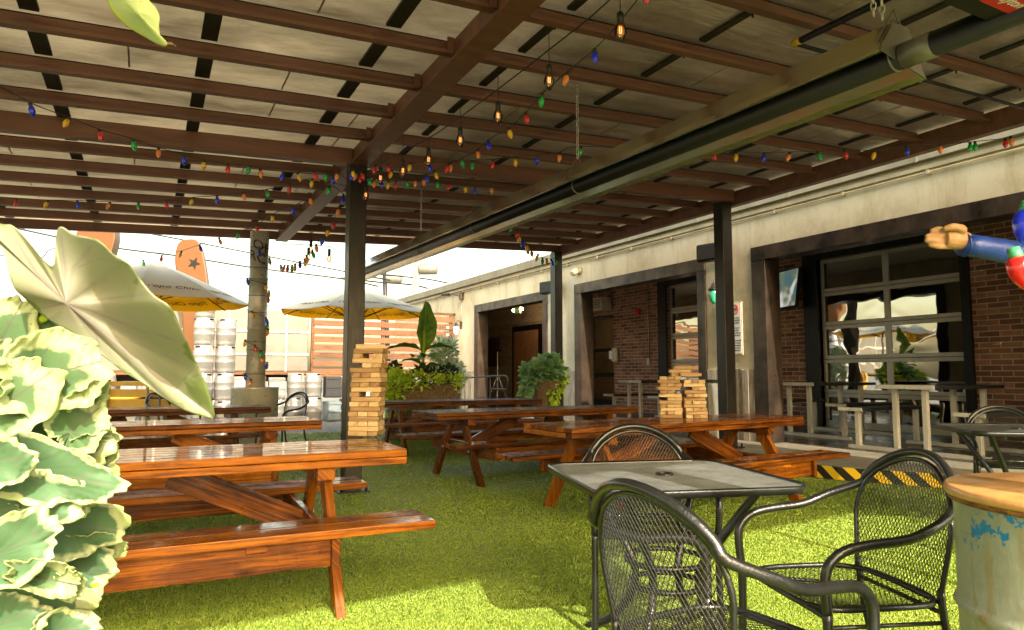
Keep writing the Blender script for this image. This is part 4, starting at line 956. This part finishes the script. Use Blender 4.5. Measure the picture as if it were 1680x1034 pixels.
# ------------------------------------------------------------------ parasols
def parasol(base,top,rad,rot,label,text,drop=.5):
    t=thing('patio_umbrella',label,'umbrella',base,rot,'cream and yellow patio umbrellas')
    MB().tube([(0,0,0),(0,0,top-.05)],.022,12).build('pole',M['alu'],t); MB().lathe([(.25,0),(.25,.05),(.06,.09),(.03,.2)],n=24).build('base',M['stone'],t)
    n=8; ez=top-drop
    def canopy(off,name,mat,drop):
        m=MB()
        for k in range(n):
            a0,a1=2*math.pi*k/n,2*math.pi*(k+1)/n
            def P(u,v,a0=a0,a1=a1):
                r=.06+(rad-.06)*u; x=(math.cos(a0)*(1-v)+math.cos(a1)*v)*r; y=(math.sin(a0)*(1-v)+math.sin(a1)*v)*r
                z=top-(top-ez)*(u**1.12)-.03*math.sin(v*math.pi)*u; return (x,y,z+off)
            m.grid(P,10,6)
        m.build(name,mat,t)
    canopy(0,'canopy',M['cream'],0); canopy(-.012,'lining',M['mustard'],0)
    m=MB()
    for k in range(n):
        a0,a1=2*math.pi*k/n,2*math.pi*(k+1)/n
        m.grid(lambda u,v,a0=a0,a1=a1:((math.cos(a0)*(1-v)+math.cos(a1)*v)*(rad+.003),(math.sin(a0)*(1-v)+math.sin(a1)*v)*(rad+.003),ez-.03*math.sin(v*math.pi)-.012*u+.003),2,6)
    m.build('valance',M['cream'],t)
    MB().lathe([(.0,top+.10),(.03,top+.09),(.045,top+.05),(.03,top+.0),(.12,top-.02),(.35,top-.14)],n=16).build('finial_cap',M['cream'],t)
    for k in range(n):
        a=2*math.pi*k/n; rb=MB(); P=[]
        for u in np.linspace(.03,1,8): P.append((math.cos(a)*(rad*u),math.sin(a)*(rad*u),top-.028-(top-ez)*(u**1.12)))
        rb.tube(P,.009,6); rb.tube([(0,0,top-.62),P[4]],.008,6); rb.build('rib',M['black'],t)
    for k in range(n):
        if k%2==0 or True:
            am=2*math.pi*(k+.5)/n; u=.80; r=rad*u*math.cos(math.pi/n); sl=math.atan2((top-ez)*1.12*(u**.12),rad)
            for under in (True,False):
                z=top-(top-ez)*(u**1.12)-.03+(-.035 if under else .026)
                tang=(-math.sin(am),math.cos(am),0); out=(-math.cos(am)*math.cos(sl),-math.sin(am)*math.cos(sl),math.sin(sl))
                text_mesh('lettering',text,.16,frameM((r*math.cos(am),r*math.sin(am),z),tang,out),M['brownink'],t,shear=.4,extrude=.001)
    return t
b_=atD(585,480,13); parasol((b_.x,b_.y,0),2.76,1.42,R(10),'cream parasol with mustard lining standing right behind the near steel post','Topo Chico',.47)
b_=atD(251,440,10.9); parasol((b_.x,b_.y,0),2.90,1.46,R(-8),'cream parasol with mustard lining behind the big grey green leaf at left','Topo Chico',.62)

# ------------------------------------------------------------------ tall curved wooden sculpture
def star(r0,r1,c,rot=0): return [(c[0]+(r0 if k%2==0 else r1)*math.sin(rot+k*math.pi/5),c[1]+(r0 if k%2==0 else r1)*math.cos(rot+k*math.pi/5)) for k in range(10)]
def slab(name,label,outline,stars,d,thick):
    base=atD(sum(p[0] for p in outline)/len(outline),613,d)
    g=MB(); t=thing(name,label,'wooden sculpture',(base.x,base.y,0))
    X=cR; Y=Vector((0,0,1)); s=d/FPX
    f=lambda off:(lambda u,v: Vector(((u-840)*s*X.x+d*cF.x/cF.xy.length,(u-840)*s*X.y+d*cF.y/cF.xy.length,CAMH+(613-v)*s))-Vector((base.x,base.y,0))+Vector((math.sin(YAW),math.cos(YAW),0))*off+cR*(-off*.35))
    P=[(p.x,p.y) for p in catmull([Vector((x,y,0)) for x,y in outline],5,closed=True)]
    g.prism(P,f(0),f(thick)); o=g.build('slab',M['rustwood'],t,bevel=.03)
    for st in stars:
        q=MB(); q.prism(st,f(-.012),f(.05)); q.build('star_cutout',M['black'],t)
    return t
slab('curved_upright','tall orange brown curved wooden upright with two black stars, right of the pair',[(285,398),(302,390),(320,395),(330,425),(338,470),(345,520),(344,560),(334,592),(322,606),(305,590),(300,560),(297,520),(290,470),(281,430)],[star(11,4.5,(313,431),.2),star(10,4,(328,538),.5)],15.5,.55)
slab('curved_upright','left one of the pair of tall curved wooden uprights, top above the big leaf',[(128,352),(150,345),(172,352),(180,380),(176,410),(160,460),(140,520),(128,560),(140,600),(155,640),(120,640),(98,600),(92,560),(98,500),(105,440),(112,390)],[],15.0,.55)
t=thing('curved_shell','large rusty brown curved metal shell with a yellow inner rim behind the kale','metal sculpture',(0,0,0))
def shell(u,v):
    a=R(200+140*u); r=1.0; c=atD(205,590,14.2); 
    p=c+cR*(r*math.cos(a))+Vector((0,0,1))*(r*.85*math.sin(a)*1.0)+Vector((math.sin(YAW),math.cos(YAW),0))*(v*1.1); return p
MB().grid(shell,24,6).build('shell',M['brownshell'],t,solid=.10)
m=MB(); m.tube([shell(u,0)+(atD(205,590,14.2)-shell(u,0))*.05-Vector((math.sin(YAW),math.cos(YAW),0))*.03 for u in np.linspace(0,1,24)],.05,8); m.build('rim',M['yellow'],t)
# yellow booth with timber post
t=thing('yellow_booth','low yellow painted booth boards with a timber corner post at far left','booth',(0,0,0))
p0=atD(172,640,12.3); dv=cR
for k,(z,h) in enumerate(((.62,.17),(.80,.16),(.97,.10))): 
    MB().bar((p0.x,p0.y,z),(p0.x+dv.x*1.6,p0.y+dv.y*1.6,z),.04,h-.02).build('board',M['yellow'],t,bevel=.004)
MB().box((p0.x-.02,p0.y-.05,.52),(.17,.17,1.04),R(-28)).build('corner_post',M['greywood'],t,bevel=.006)
MB().lathe([(.0,.10),(.03,.085),(.03,.05),(.015,.02),(.02,0)],(p0.x-.02,p0.y-.05,1.04),14).build('knob',M['stainless'],t)
q=atD(262,650,12.0); MB().tube([(q.x,q.y,0),(q.x,q.y,1.05)],.02).build('steel_post',M['stainless'],t)

# ------------------------------------------------------------------ background yard
FY=18.5
t=thing('slatted_fence','orange brown horizontal slat fence joining the building beyond the planters','fence',(0,FY,0))
m=MB()
for k in range(8): m.bx(3.85,7.85,-.03,.0,1.12+k*.215,1.12+k*.215+.155)
m.build('slats',M['slat'],t,bevel=.004)
for x in (3.85,5.75,7.8): MB().bx(x-.04,x+.04,.001,.09,0,2.83).build('post',M['rustwood'],t,bevel=.004)
MB().bx(3.8,7.9,-.035,.03,1.03,1.115).build('bottom_rail',M['rustwood'],t,bevel=.004)
MB().bx(3.8,7.9,-.035,.05,2.84,2.90).build('top_rail',M['rustwood'],t,bevel=.004)
for k in range(7): MB().bx(7.62,7.70,-.04,-.031,1.16+k*.215,1.22+k*.215).build('bracket',M['whitemetal'],t)
t=thing('food_trailer','long stainless steel panelled trailer with a wood edge behind the silver column','trailer',(0,FY,0))
MB().bx(-5.5,3.74,.0,2.2,1.20,2.80).build('body',M['stainless'],t,bevel=.03)
m=MB()
for z in (1.62,2.2): m.bx(-5.5,3.74,-.03,-.001,z,z+.045)
for x in (-4.6,-3.4,-2.2,-1.0,.2,1.75,2.35,3.15): m.bx(x,x+.04,-.034,-.001,1.21,2.79)
m.build('ribs',M['whitemetal'],t)
MB().bx(-5.55,3.78,-.05,.05,1.12,1.197).build('skirt_rail',M['rustwood'],t,bevel=.004)
for x in (-3.5,-2.7): MB().lathe([(.0,-.1),(.2,-.1),(.33,-.08),(.33,.08),(.2,.1),(.0,.1)],(x,.5,.33),28,M=Matrix.Rotation(R(90),4,'X')).build('wheel',M['rubber'],t)
m=MB(); m.bx(-5.4,3.6,.3,1.9,.95,1.19); m.build('chassis',M['black'],t)
# kegs
kg=thing('beer_keg','pale steel keg','keg',(0,0,0),0,'steel kegs stacked along the fence')
MB().lathe([(.17,0),(.195,.02),(.19,.07),(.195,.12),(.205,.14),(.205,.22),(.212,.235),(.205,.25),(.205,.36),(.212,.375),(.205,.39),(.205,.45),(.19,.50),(.19,.58),(.175,.58),(.17,.5),(.08,.49),(.03,.50),(.0,.50)],n=20).build('shell',M['keg'],kg)
[MB().box((.192*math.cos(a),.192*math.sin(a),.55),(.012,.10,.03),a,t=.5).build('handle_slot',M['black'],kg) for a in (0,2.1,4.2)]
spots=[]
for lv in range(2):
    for k in range(15):
      if (k*7+lv*3)%5 in ((0,2,3) if lv==0 else (0,3)): spots.append((-1.2+.44*k+random.uniform(-.02,.02),17.2+random.uniform(-.05,.05),lv*.58))
for lv in range(5): spots.append((1.05,15.9,lv*.58)); spots.append((1.49,16.0,lv*.58)) if lv<4 else None
for i,(x,y,z) in enumerate(spots):
    c=kg if i==0 else copy_tree(kg); c.location=(x,y,z); c.rotation_euler=(0,0,random.random()*6)
    if y<16.5: c['label']='pale steel keg in the tall keg pile right of the orange upright'; c['group']='kegs of the tall pile'
    else: c['label']=('pale steel keg in the upper row under the trailer and fence' if z>.1 else 'pale steel keg in the ground row under the trailer and fence'); c['group']='kegs, upper row' if z>.1 else 'kegs, ground row'
M['bluegrey']=plain('blue_grey_plastic',(.16,.19,.20),.5)
rc=random.Random(4)
kinds=[('weathered timber crate','greywood'),('dusty blue grey plastic crate','bluegrey'),('pale painted metal box','cream_'),('dark rubber bin','rubber'),('grey steel locker','cabinet'),('faded red brown crate','rustwood'),('white plastic tub','white')]
where=['left of the silver column','right beside the silver column','under the trailer edge','below the left half of the slatted fence','below the right half of the slatted fence','near the right end of the yard pile']
used_=set()
for k in range(15):
    for lv in range(2):
        if (k*7+lv*3)%5 in ((0,2,3) if lv==0 else (0,3)): continue
        kn,mt_=kinds[(k*3+lv*2)%7]; x=-1.2+.44*k; h=rc.uniform(.40,.54); wd=rc.uniform(.30,.42)
        pl_=where[min(5,k//3)]; lab='%s, %s tier, %s'%(kn,'upper' if lv else 'ground',pl_)
        t=thing('storage_crate',lab,'crate',(x,17.25,lv*.56 if lv==0 else .56),rc.uniform(-.15,.15),'crates and boxes piled under the fence')
        m=MB(); m.bx(-wd/2,wd/2,-.22,.22,0,h); m.build('body',M[mt_],t,bevel=.012)
        m=MB(); [m.bx(-wd/2-.008,wd/2+.008,-.235,-.221,q,q+.05) for q in (.03,h*.45,h-.07)]; m.build('rim_slats',M['greywood' if k%2 else mt_],t)
tag(MB().lathe([(.0,-1.6),(1.0,-1.6),(1.15,-1.4),(1.15,1.4),(1.0,1.6),(.0,1.6)],(-2.9,20.5,2.0),32,M=Matrix.Rotation(R(90),4,'Y')).build('storage_tank',M['cream']),'pale horizontal storage tank far left behind the big leaf','tank')
# utility poles and wires
def upole(x,ytop,ybot,d,r,lean,label,mat,extra):
    a=atD(x+lean,ytop,d); g=atD(x,ybot,d); b0=Vector((g.x,g.y,g.z)); dirv=(a-b0).normalized(); k=(b0.z)/dirv.z
    base=b0-dirv*k; t=thing('utility_pole',label,'utility pole',(base.x,base.y,0))
    B=Vector((base.x,base.y,0)); MB().tube([Vector((0,0,0)),a-B],[r,r*.75],12).build('pole',mat,t)
    if extra:
        p=(b0+(a-b0)*.45)-B; MB().lathe([(.0,-.45),(.26,-.45),(.28,-.38),(.28,.38),(.2,.45),(.0,.47)],p+cR*.55,14,M=Matrix.Rotation(R(90),4,'X')@Matrix.Rotation(R(60),4,'Y')).build('transformer',M['cabinet'],t)
        MB().bar(p-cR*1.1,p+cR*1.1,.1,.1).build('crossarm',M['greywood'],t)
    return t
upole(680,395,480,34,.20,10,'brown leaning wooden utility pole beyond the gutter',M['greywood'],True)
upole(632,430,480,40,.16,-2,'thin dark utility pole left of the brown leaning one',M['post'],True)
def wire(pp,d0,d1,r,label):
    n=len(pp); P=[atD(x,y,d0+(d1-d0)*i/(n-1)) for i,(x,y) in enumerate(pp)]
    tag(MB().tube(catmull(P,4),r,5).build('overhead_wire',M['cable']),label,'overhead wire','overhead wires')
wire([(-60,352),(33,376),(177,405),(300,421),(420,440),(557,457),(620,470)],22,30,.035,'lower thick black overhead wire crossing the sky at left')
wire([(120,360),(200,375),(280,390),(420,417),(557,444),(640,460)],22,30,.03,'upper thick black overhead wire crossing the sky at left')
wire([(330,463),(420,469),(540,478)],28,32,.012,'thin faint wire low in the sky behind the silver column')
wire([(600,448),(650,453),(700,458),(745,467),(800,480)],34,38,.04,'black cable running right past both utility poles')
wire([(560,456),(620,463),(680,468),(715,478)],34,38,.045,'lower black cable joining the two utility poles')
wire([(-60,418),(20,420),(66,424),(82,410),(120,400)],18,20,.016,'thin wire with a knot behind the notch of the big leaf')

# ------------------------------------------------------------------ leaves
def leafgrid(name,mat,parent,outline,centre,to3,veins=(),rings=16,sub=4,fold=None,solid=.0012,vw=5):
    P=[(p.x,p.y) for p in catmull([Vector((x,y,0)) for x,y in outline],sub,closed=True)]
    n=len(P); cx,cy=centre; vs=[]; rad=[]; vein=[]
    def dseg(p,a,b):
        ax,ay=a;bx_,by=b;dx,dy=bx_-ax,by-ay;t=max(0,min(1,((p[0]-ax)*dx+(p[1]-ay)*dy)/(dx*dx+dy*dy+1e-9)))
        return math.hypot(p[0]-ax-dx*t,p[1]-ay-dy*t),t
    for r_ in range(rings+1):
        f=(r_/rings)**.85
        for i in range(n):
            x=cx+(P[i][0]-cx)*f; y=cy+(P[i][1]-cy)*f
            vs.append(tuple(to3(x,y,f,i/n))); rad.append(f)
            vv=0
            for line,wd in veins:
                for a,b in zip(line[:-1],line[1:]):
                    d,t=dseg((x,y),a,b); vv=max(vv,max(0,1-d/(wd*vw)))
            vein.append(min(1,vv))
    fs=[]
    for r_ in range(rings):
        for i in range(n):
            j=(i+1)%n; fs.append((r_*n+i,r_*n+j,(r_+1)*n+j,(r_+1)*n+i))
    me=bpy.data.meshes.new(name); me.from_pydata(vs,[],fs)
    a=me.attributes.new('rad','FLOAT','POINT'); a.data.foreach_set('value',rad)
    a=me.attributes.new('vein','FLOAT','POINT'); a.data.foreach_set('value',vein)
    me.polygons.foreach_set('use_smooth',[True]*len(fs)); me.materials.append(mat); me.update()
    bm=bmesh.new(); bm.from_mesh(me); bmesh.ops.remove_doubles(bm,verts=bm.verts,dist=1e-6); bm.to_mesh(me); bm.free()
    o=bpy.data.objects.new(name,me); col.objects.link(o); o.parent=parent
    if solid: q=o.modifiers.new('solid','SOLIDIFY'); q.thickness=solid; q.offset=0
    return o
# elephant ear
t=thing('elephant_ear_plant','huge grey green elephant ear leaf on a thin stalk in the left foreground','plant',(0,0,0))
eo=[(-45,350),(0,367),(20,370),(43,392),(68,423),(85,437),(90,422),(92,388),(100,372),(123,385),(160,394),(187,418),(213,435),(233,462),(253,485),(280,505),(300,545),(317,585),(333,618),(343,645),(352,683),(333,683),(300,672),(267,652),(233,628),(200,608),(167,582),(133,558),(100,538),(67,515),(43,492),(23,472),(12,440),(2,405),(-30,375)]
def ear(x,y,f,q):
    u=(x-108)/250; v=(y-498)/190
    mid=abs((x-108)*.61-(y-498)*.79)/150      # distance from the midrib
    d=1.02+.10*(u+v)*.8-.07*mid**1.2+.012*math.sin(q*40)*f+.05*max(0,-(u+v))+.035*math.sin(3*mid+u*4)
    return atD(x,y,d)
vn=[([(108,498),(190,560),(270,628),(345,680)],1.6),([(108,498),(120,440),(150,405)],1.1),([(108,498),(108,440),(100,385)],1.1),([(108,498),(180,490),(260,478)],.9),([(108,498),(60,450),(20,385)],1.1),([(108,498),(150,510),(240,545),(300,560)],.7),([(108,498),(70,505)],.8),([(170,545),(230,565),(310,600)],.5),([(200,570),(215,600)],.5),([(150,530),(165,575)],.5),([(125,440),(160,425),(205,432)],.5)]
leafgrid('leaf',M['elephant'],t,eo,(108,498),ear,vn,rings=30,sub=6,vw=3.2)
MB().tube([atD(72,522,1.06),atD(50,535,1.10),atD(20,560,1.2),atD(-30,620,1.3),atD(-60,800,1.35)],[.006,.006,.007,.009,.012],8).build('stalk',M['lime'],t)
# hanging leaf tip at the top
t=thing('hanging_leaf','bright lime leaf tip with a brown shrivelled end hanging in from the top left','leaf',(0,0,0))
ho=[(165,-40),(176,2),(187,22),(210,44),(240,62),(262,74),(272,76),(274,70),(264,62),(261,45),(262,28),(255,12),(243,-2),(225,-40)]
leafgrid('leaf_blade',M['lime2'] if 'lime2' in M else leafm('pale_lime_leaf',(.42,.52,.22),(.46,.56,.24),(.62,.62,.08),(.36,.46,.16),.3,.9,.35),t,ho,(225,20),lambda x,y,f,q:atD(x,y,1.1+.03*math.sin((x-y)*.02)+.02*f),[([(180,-30),(225,25),(265,70)],1)],rings=12,sub=5)
MB().tube([atD(272,73,1.12),atD(280,72,1.12),atD(289,76,1.125)],[.003,.0028,.001],6).build('dry_tip',M['stone'],t)
# ornamental kale
kp=thing('ornamental_kale','big ruffled cream and green ornamental kale filling the left foreground','plant',(0,0,0))
def kale_leaf(cx,cy,sx,sy,rot,d,mat,seed,cup=.05,amp=.13):
    cx=cx*.87-4; sx*=.93
    rs=random.Random(seed); n=56; out=[]
    for k in range(n):
        a=2*math.pi*k/n; ru=1+amp*.7*math.sin(a*3+seed)+amp*.35*math.sin(a*8+seed*2)+rs.uniform(-.06,.06)
        if abs(((a-math.pi)+math.pi)%(2*math.pi)-math.pi)<.3: ru*=.75
        x,y=math.cos(a)*sx*ru,math.sin(a)*sy*ru; c,s=math.cos(R(rot)),math.sin(R(rot)); out.append((cx+x*c-y*s,cy+x*s+y*c))
    c,s=math.cos(R(rot)),math.sin(R(rot)); ex,ey=cx-c*sx*.55,cy-s*sx*.55
    ph=rs.random()*6
    def f3(x,y,f,q):
        w_=q*2*math.pi; dd=d+cup*f*f*.5*math.cos(w_)+ f*f*(.006*math.sin(x*.045+y*.03+ph+math.sin(y*.03+ph))+.003*math.sin(y*.09-x*.05+ph*2))+.0035*f**7*math.sin(x*.33+y*.21+ph+2*math.sin(y*.1))-cup*.5*f
        return atD(x,y,dd)
    tip=(cx+c*sx*.9,cy+s*sx*.9); vv=[([(ex,ey),tip],1.3)]
    for k in (-1,1):
        for m_ in (.25,.5,.72):
            bx_,by=ex+(tip[0]-ex)*m_,ey+(tip[1]-ey)*m_; vv.append(([(bx_,by),(bx_+c*sx*.35-k*s*sy*.75,by+s*sx*.35+k*c*sy*.75)],.6))
    leafgrid('leaf',mat,kp,out,(ex+(cx-ex)*.5,ey+(cy-ey)*.5),f3,vv,rings=20,sub=2,vw=1.8)
M['kale2']=leafm('narrow_margin_kale_leaf',(.075,.15,.07),(.40,.45,.25),(.36,.44,.18),(.12,.13,.10),.80,.86,.2)
K,G,N_=M['kale'],M['kalegreen'],M['kale2']
for i,a in enumerate([
 (40,590,115,80,-15,1.08,G),(15,545,72,45,-60,1.06,K),(95,615,108,70,-14,.97,K),(20,660,105,66,-35,.95,K),
 (60,725,150,70,-6,1.00,N_),(150,700,58,50,-40,.99,K),(80,775,140,56,10,.93,N_),(20,835,135,66,-10,.93,N_),(160,775,52,66,70,1.03,N_),
 (95,860,135,60,4,1.03,N_),(110,825,88,34,-8,.97,K),(15,905,110,56,-28,.88,N_),(120,930,100,52,8,1.06,N_),(158,900,28,76,85,1.07,K),
 (85,948,72,30,12,.90,K),(60,990,135,60,6,.99,N_),(135,960,30,26,60,.93,K),(0,1025,95,46,-22,.92,N_),(120,1035,64,34,-10,.95,N_),(-20,760,85,50,-10,.88,N_),(0,600,60,44,-30,.98,K),(172,655,28,40,60,1.0,K),(186,730,26,40,80,1.02,K)]): kale_leaf(*a,seed=i*13+5)
t=thing('stone_planter','rough brown stone planter edge under the kale at bottom left','planter',(-.42,.97,0))
MB().lathe([(.24,0),(.27,.3),(.30,.66),(.33,.70),(.32,.73),(.27,.73),(.26,.66),(.0,.66)],(0,.1,0),40).build('pot',M['stone'],t)
c_=thing('small_leaf','single lime leaf poking out below the kale','leaf',(0,0,0)); leafgrid('leaf_blade',M['lime'],c_,[(143,960),(148,968),(160,966),(163,958),(155,956),(146,955)],(152,961),lambda x,y,f,q:atD(x,y,1.05+.01*f),rings=5,sub=3)

# ------------------------------------------------------------------ planters further back
def foliage(name,mat,parent,c,rx,ry,rz,n,size,seed,up=.4,shape=1.7):
    rs=random.Random(seed); vs=[];fs=[];rad=[];vein=[]
    for _ in range(n):
        while True:
            p=Vector((rs.uniform(-1,1),rs.uniform(-1,1),rs.uniform(-1,1)))
            if .35<p.length<1: break
        o=Vector((c[0]+p.x*rx,c[1]+p.y*ry,c[2]+p.z*rz)); d=(p+Vector((rs.uniform(-.6,.6),rs.uniform(-.6,.6),up+rs.uniform(-.5,.5)))).normalized()
        sd=d.cross(Vector((rs.uniform(-1,1),rs.uniform(-1,1),1))).normalized(); nn=sd.cross(d); L=size*rs.uniform(.6,1.3); W=L/shape/2
        b=len(vs); k=[(0,0,0),(.35,.8,.05),(.7,.85,0),(1,0,-.18),(.7,-.85,0),(.35,-.8,.05)]
        for u,v,w_ in k: vs.append(tuple(o+d*L*u+sd*W*v+nn*L*w_)); rad.append(.3+.7*abs(v) if u<.9 else 1); vein.append(0)
        vs.append(tuple(o+d*L*.5-nn*L*.03)); rad.append(.1); vein.append(.5)
        for i in range(6): fs.append((b+i,b+(i+1)%6,b+6))
    me=bpy.data.meshes.new(name); me.from_pydata(vs,[],fs)
    for nm,vals in (('rad',rad),('vein',vein)): a=me.attributes.new(nm,'FLOAT','POINT'); a.data.foreach_set('value',vals)
    me.materials.append(mat); me.update(); o=bpy.data.objects.new(name,me); col.objects.link(o); o.parent=parent; return o
tp=atD(693,640,12.3)
t=thing('trough_planter','long brown aggregate stone trough planter behind the far right picnic table','planter',(tp.x,tp.y,0),R(-12))
m=MB(); m.bx(-.60,.60,-.28,.28,0,.93); m.bx(-.62,.62,-.30,.30,.86,.96); m.build('trough',M['stone'],t,bevel=.03)
MB().bx(-.55,.55,-.24,.24,.961,.975).build('soil',M['rubber'],t)
t=thing('bedding_plants','lime green and dark trailing plants filling and spilling over the stone trough','plants',(tp.x,tp.y,0),R(-12))
foliage('lime_foliage',M['lime'],t,(-.52,-.15,.93),.30,.30,.26,420,.11,1); foliage('lime_foliage',M['lime'],t,(-.15,-.25,1.03),.45,.15,.14,260,.10,12)
foliage('lime_foliage',M['lime'],t,(.45,-.2,1.0),.25,.2,.10,160,.10,13)
foliage('dark_foliage',M['darkleaf'],t,(.0,-.1,1.10),.22,.2,.16,220,.09,2); foliage('dark_foliage',M['darkleaf'],t,(.42,.0,1.12),.22,.2,.16,220,.09,3); foliage('dark_foliage',M['darkleaf'],t,(-.52,.05,1.22),.14,.2,.12,120,.09,4)
foliage('lime_foliage',M['lime'],t,(-.62,-.25,.70),.16,.14,.28,200,.10,21)
cn=thing('canna_plant','tall broad leaved green plant rising from the middle of the stone trough','plant',(tp.x,tp.y,.93),R(-12))
MB().tube(catmull([(0,0,0),(.0,0,.35),(.02,0,.8),(.01,0,1.0)],4),[.03]*13,8).build('stem',M['lime'],cn)
def paddle(base,dirv,L,W,droop,seed):
    b=Vector(base); d=Vector(dirv).normalized(); sd=d.cross(Vector((0,0,1))); sd=(Vector((1,0,0)) if sd.length<.2 else sd).normalized()
    if abs(d.z)>.8: sd=Vector((.9,.4,0)).normalized()
    nn=sd.cross(d).normalized()
    out=[(0,0),(.15,.45),(.4,.98),(.62,.9),(.85,.5),(1,0),(.85,-.5),(.62,-.9),(.4,-.98),(.15,-.45)]
    def f3(x,y,f,q): return b+d*(L*x)+sd*(W*y*.5)+nn*(.10*L*abs(y)+.02*L*math.sin(q*44+seed)*f)-Vector((0,0,1))*(droop*L*x*x)
    leafgrid('leaf',M['canna'],cn,out,(.45,0),f3,[([(0,0),(1,0)],.02)]+[([(x,0),(x+.12,s_*.9)],.008) for x in (.2,.35,.5,.65) for s_ in (-1,1)],rings=8,sub=3,vw=2)
paddle((0,0,.55),(.05,0,1),.98,.42,0,1); paddle((0,0,.62),(-1,-.1,.42),.72,.36,.35,2); paddle((.02,0,.62),(1,-.2,.55),.72,.34,.5,3); paddle((0,0,.35),(-1,-.3,.8),.55,.3,.5,4); paddle((0,0,.3),(1,-.3,.7),.62,.36,.7,5); paddle((0,0,.5),(.3,-1,.5),.5,.3,.5,6); paddle((0,0,.2),(.9,.3,.9),.55,.3,.4,7); paddle((0,0,.45),(-.3,.9,.6),.5,.3,.4,8)
vp=atD(737,610,14.0)
t=thing('variegated_shrub','white and green variegated shrub in a pot against the end of the slatted fence','shrub',(vp.x,vp.y,0))
MB().lathe([(.16,0),(.22,.4),(.24,.75),(.2,.75),(.0,.70)],n=20).build('pot',M['concrete'],t)
MB().tube([(0,0,.7),(0,0,1.3)],.015,6).build('stem',M['lime'],t)
foliage('foliage',M['palevar'],t,(0,0,1.10),.30,.3,.30,420,.14,5); foliage('foliage',M['palevar'],t,(-.12,0,1.55),.22,.22,.28,300,.15,6)
up=atD(894,640,12.3)
t=thing('stone_urn','tapered stone urn half hidden behind the far post','urn',(up.x,up.y,0))
MB().lathe([(.0,.0),(.17,0),(.19,.3),(.24,.8),(.275,.98),(.285,1.0),(.27,1.02),(.23,1.0),(.0,.97)],n=28).build('pot',M['stone'],t)
t=thing('ornamental_kale','bushy blue green kale with lime trailing leaves growing in the stone urn','plant',(up.x,up.y,.95))
foliage('kale_foliage',M['bluekale'],t,(.0,0,.22),.24,.26,.20,260,.17,8,shape=1.3); foliage('kale_foliage',M['bluekale'],t,(-.30,-.1,.20),.16,.16,.13,150,.14,18,shape=1.3); foliage('kale_foliage',M['bluekale'],t,(-.42,-.1,-.02),.10,.12,.16,90,.13,28,shape=1.3,up=-.2); foliage('kale_foliage',M['bluekale'],t,(.12,-.05,.42),.13,.13,.09,90,.12,38,shape=1.3); foliage('lime_foliage',M['lime'],t,(.22,0,.15),.2,.2,.3,160,.13,9); foliage('lime_foliage',M['lime'],t,(.02,-.28,-.15),.07,.05,.25,80,.10,10,up=-.8)

# ------------------------------------------------------------------ blue sleeved wooden hand and giant bulbs at right
t=thing('mannequin_arm','blue sleeved figure arm with a carved tan hand reaching in from the right edge','figure arm',(0,0,0))
dA=3.1; S=dA/FPX
def ha(x,y,o=0): return atD(x,y,dA)+cF*o
m=MB(); m.tube([ha(1578,401),ha(1600,404),ha(1640,409,.02),(ha(1700,417,.06)),ha(1790,430,.12)],[.052,.050,.052,.058,.075],20); m.build('sleeve',M['blue'],t,smooth=True)
m=MB(); m.tube([ha(1585,392)]*1+[ha(1590,402)],[.001,.002],6)
cf=[]; 
MB().tube([ha(1581,401)+ (cU*math.cos(a)*.053+cF*math.sin(a)*.053)+cR*(-.004*math.cos(a)) for a in np.linspace(0,2*math.pi,24,endpoint=False)],.004,6,closed=True).build('cuff_seam',M['blue'],t)
m=MB()
m.tube([ha(1586,396),ha(1575,394),ha(1560,392),ha(1548,392)],[.040,.045,.046,.040],14)
m.tube([ha(1573,384),ha(1560,382),ha(1548,382)],[.028,.026,.02],10)
for (x0,y0,x1,y1,x2,y2,r) in ((1552,381,1540,377,1527,380,.0155),(1549,388,1534,386,1519,389,.0165),(1549,396,1534,396,1518,394,.016),(1552,404,1538,404,1524,401,.0145)):
    m.tube(catmull([ha(x0+8,y0),ha(x0,y0),ha(x1,y1,-.004),ha(x2,y2,.004)],3),[r*1.05]*3+[r]*4+[r*.9,r*.82,r*.6],10)
m.tube(catmull([ha(1572,380,-.03),ha(1562,376,-.045),ha(1550,375,-.045),ha(1540,378,-.035)],3),[.022]*3+[.018]*4+[.015,.013,.010],10)
o=m.build('hand',M['skinwood'],t); rmod=o.modifiers.new('remesh','REMESH'); rmod.mode='VOXEL'; rmod.voxel_size=.0035; rmod.use_smooth_shade=True
sm=o.modifiers.new('smooth','SMOOTH'); sm.factor=.5; sm.iterations=2
def gbulb(x,y,rot,mat,label,d=2.4):
    p=atD(x,y,d); t=thing('giant_bulb',label,'decorative bulb',p)
    MB().lathe([(.0,-.085),(.012,-.078),(.032,-.045),(.040,-.01),(.036,.02),(.022,.035)],n=20).build('bulb',mat,t)
    MB().lathe([(.022,.032),(.024,.04),(.02,.07),(.0,.072)],n=14).build('socket',M['greenpl'],t); t.rotation_euler=(rot,rot,0); return t
M['greenpl']=plain('green_plastic',(.06,.30,.14),.4)
gbulb(1672,438,-.15,M['bulbR'],'giant strawberry red decorative bulb below the blue sleeve'); gbulb(1683,362,.1,M['bulbB'],'giant dark blue decorative bulb above the sleeve at the right edge')
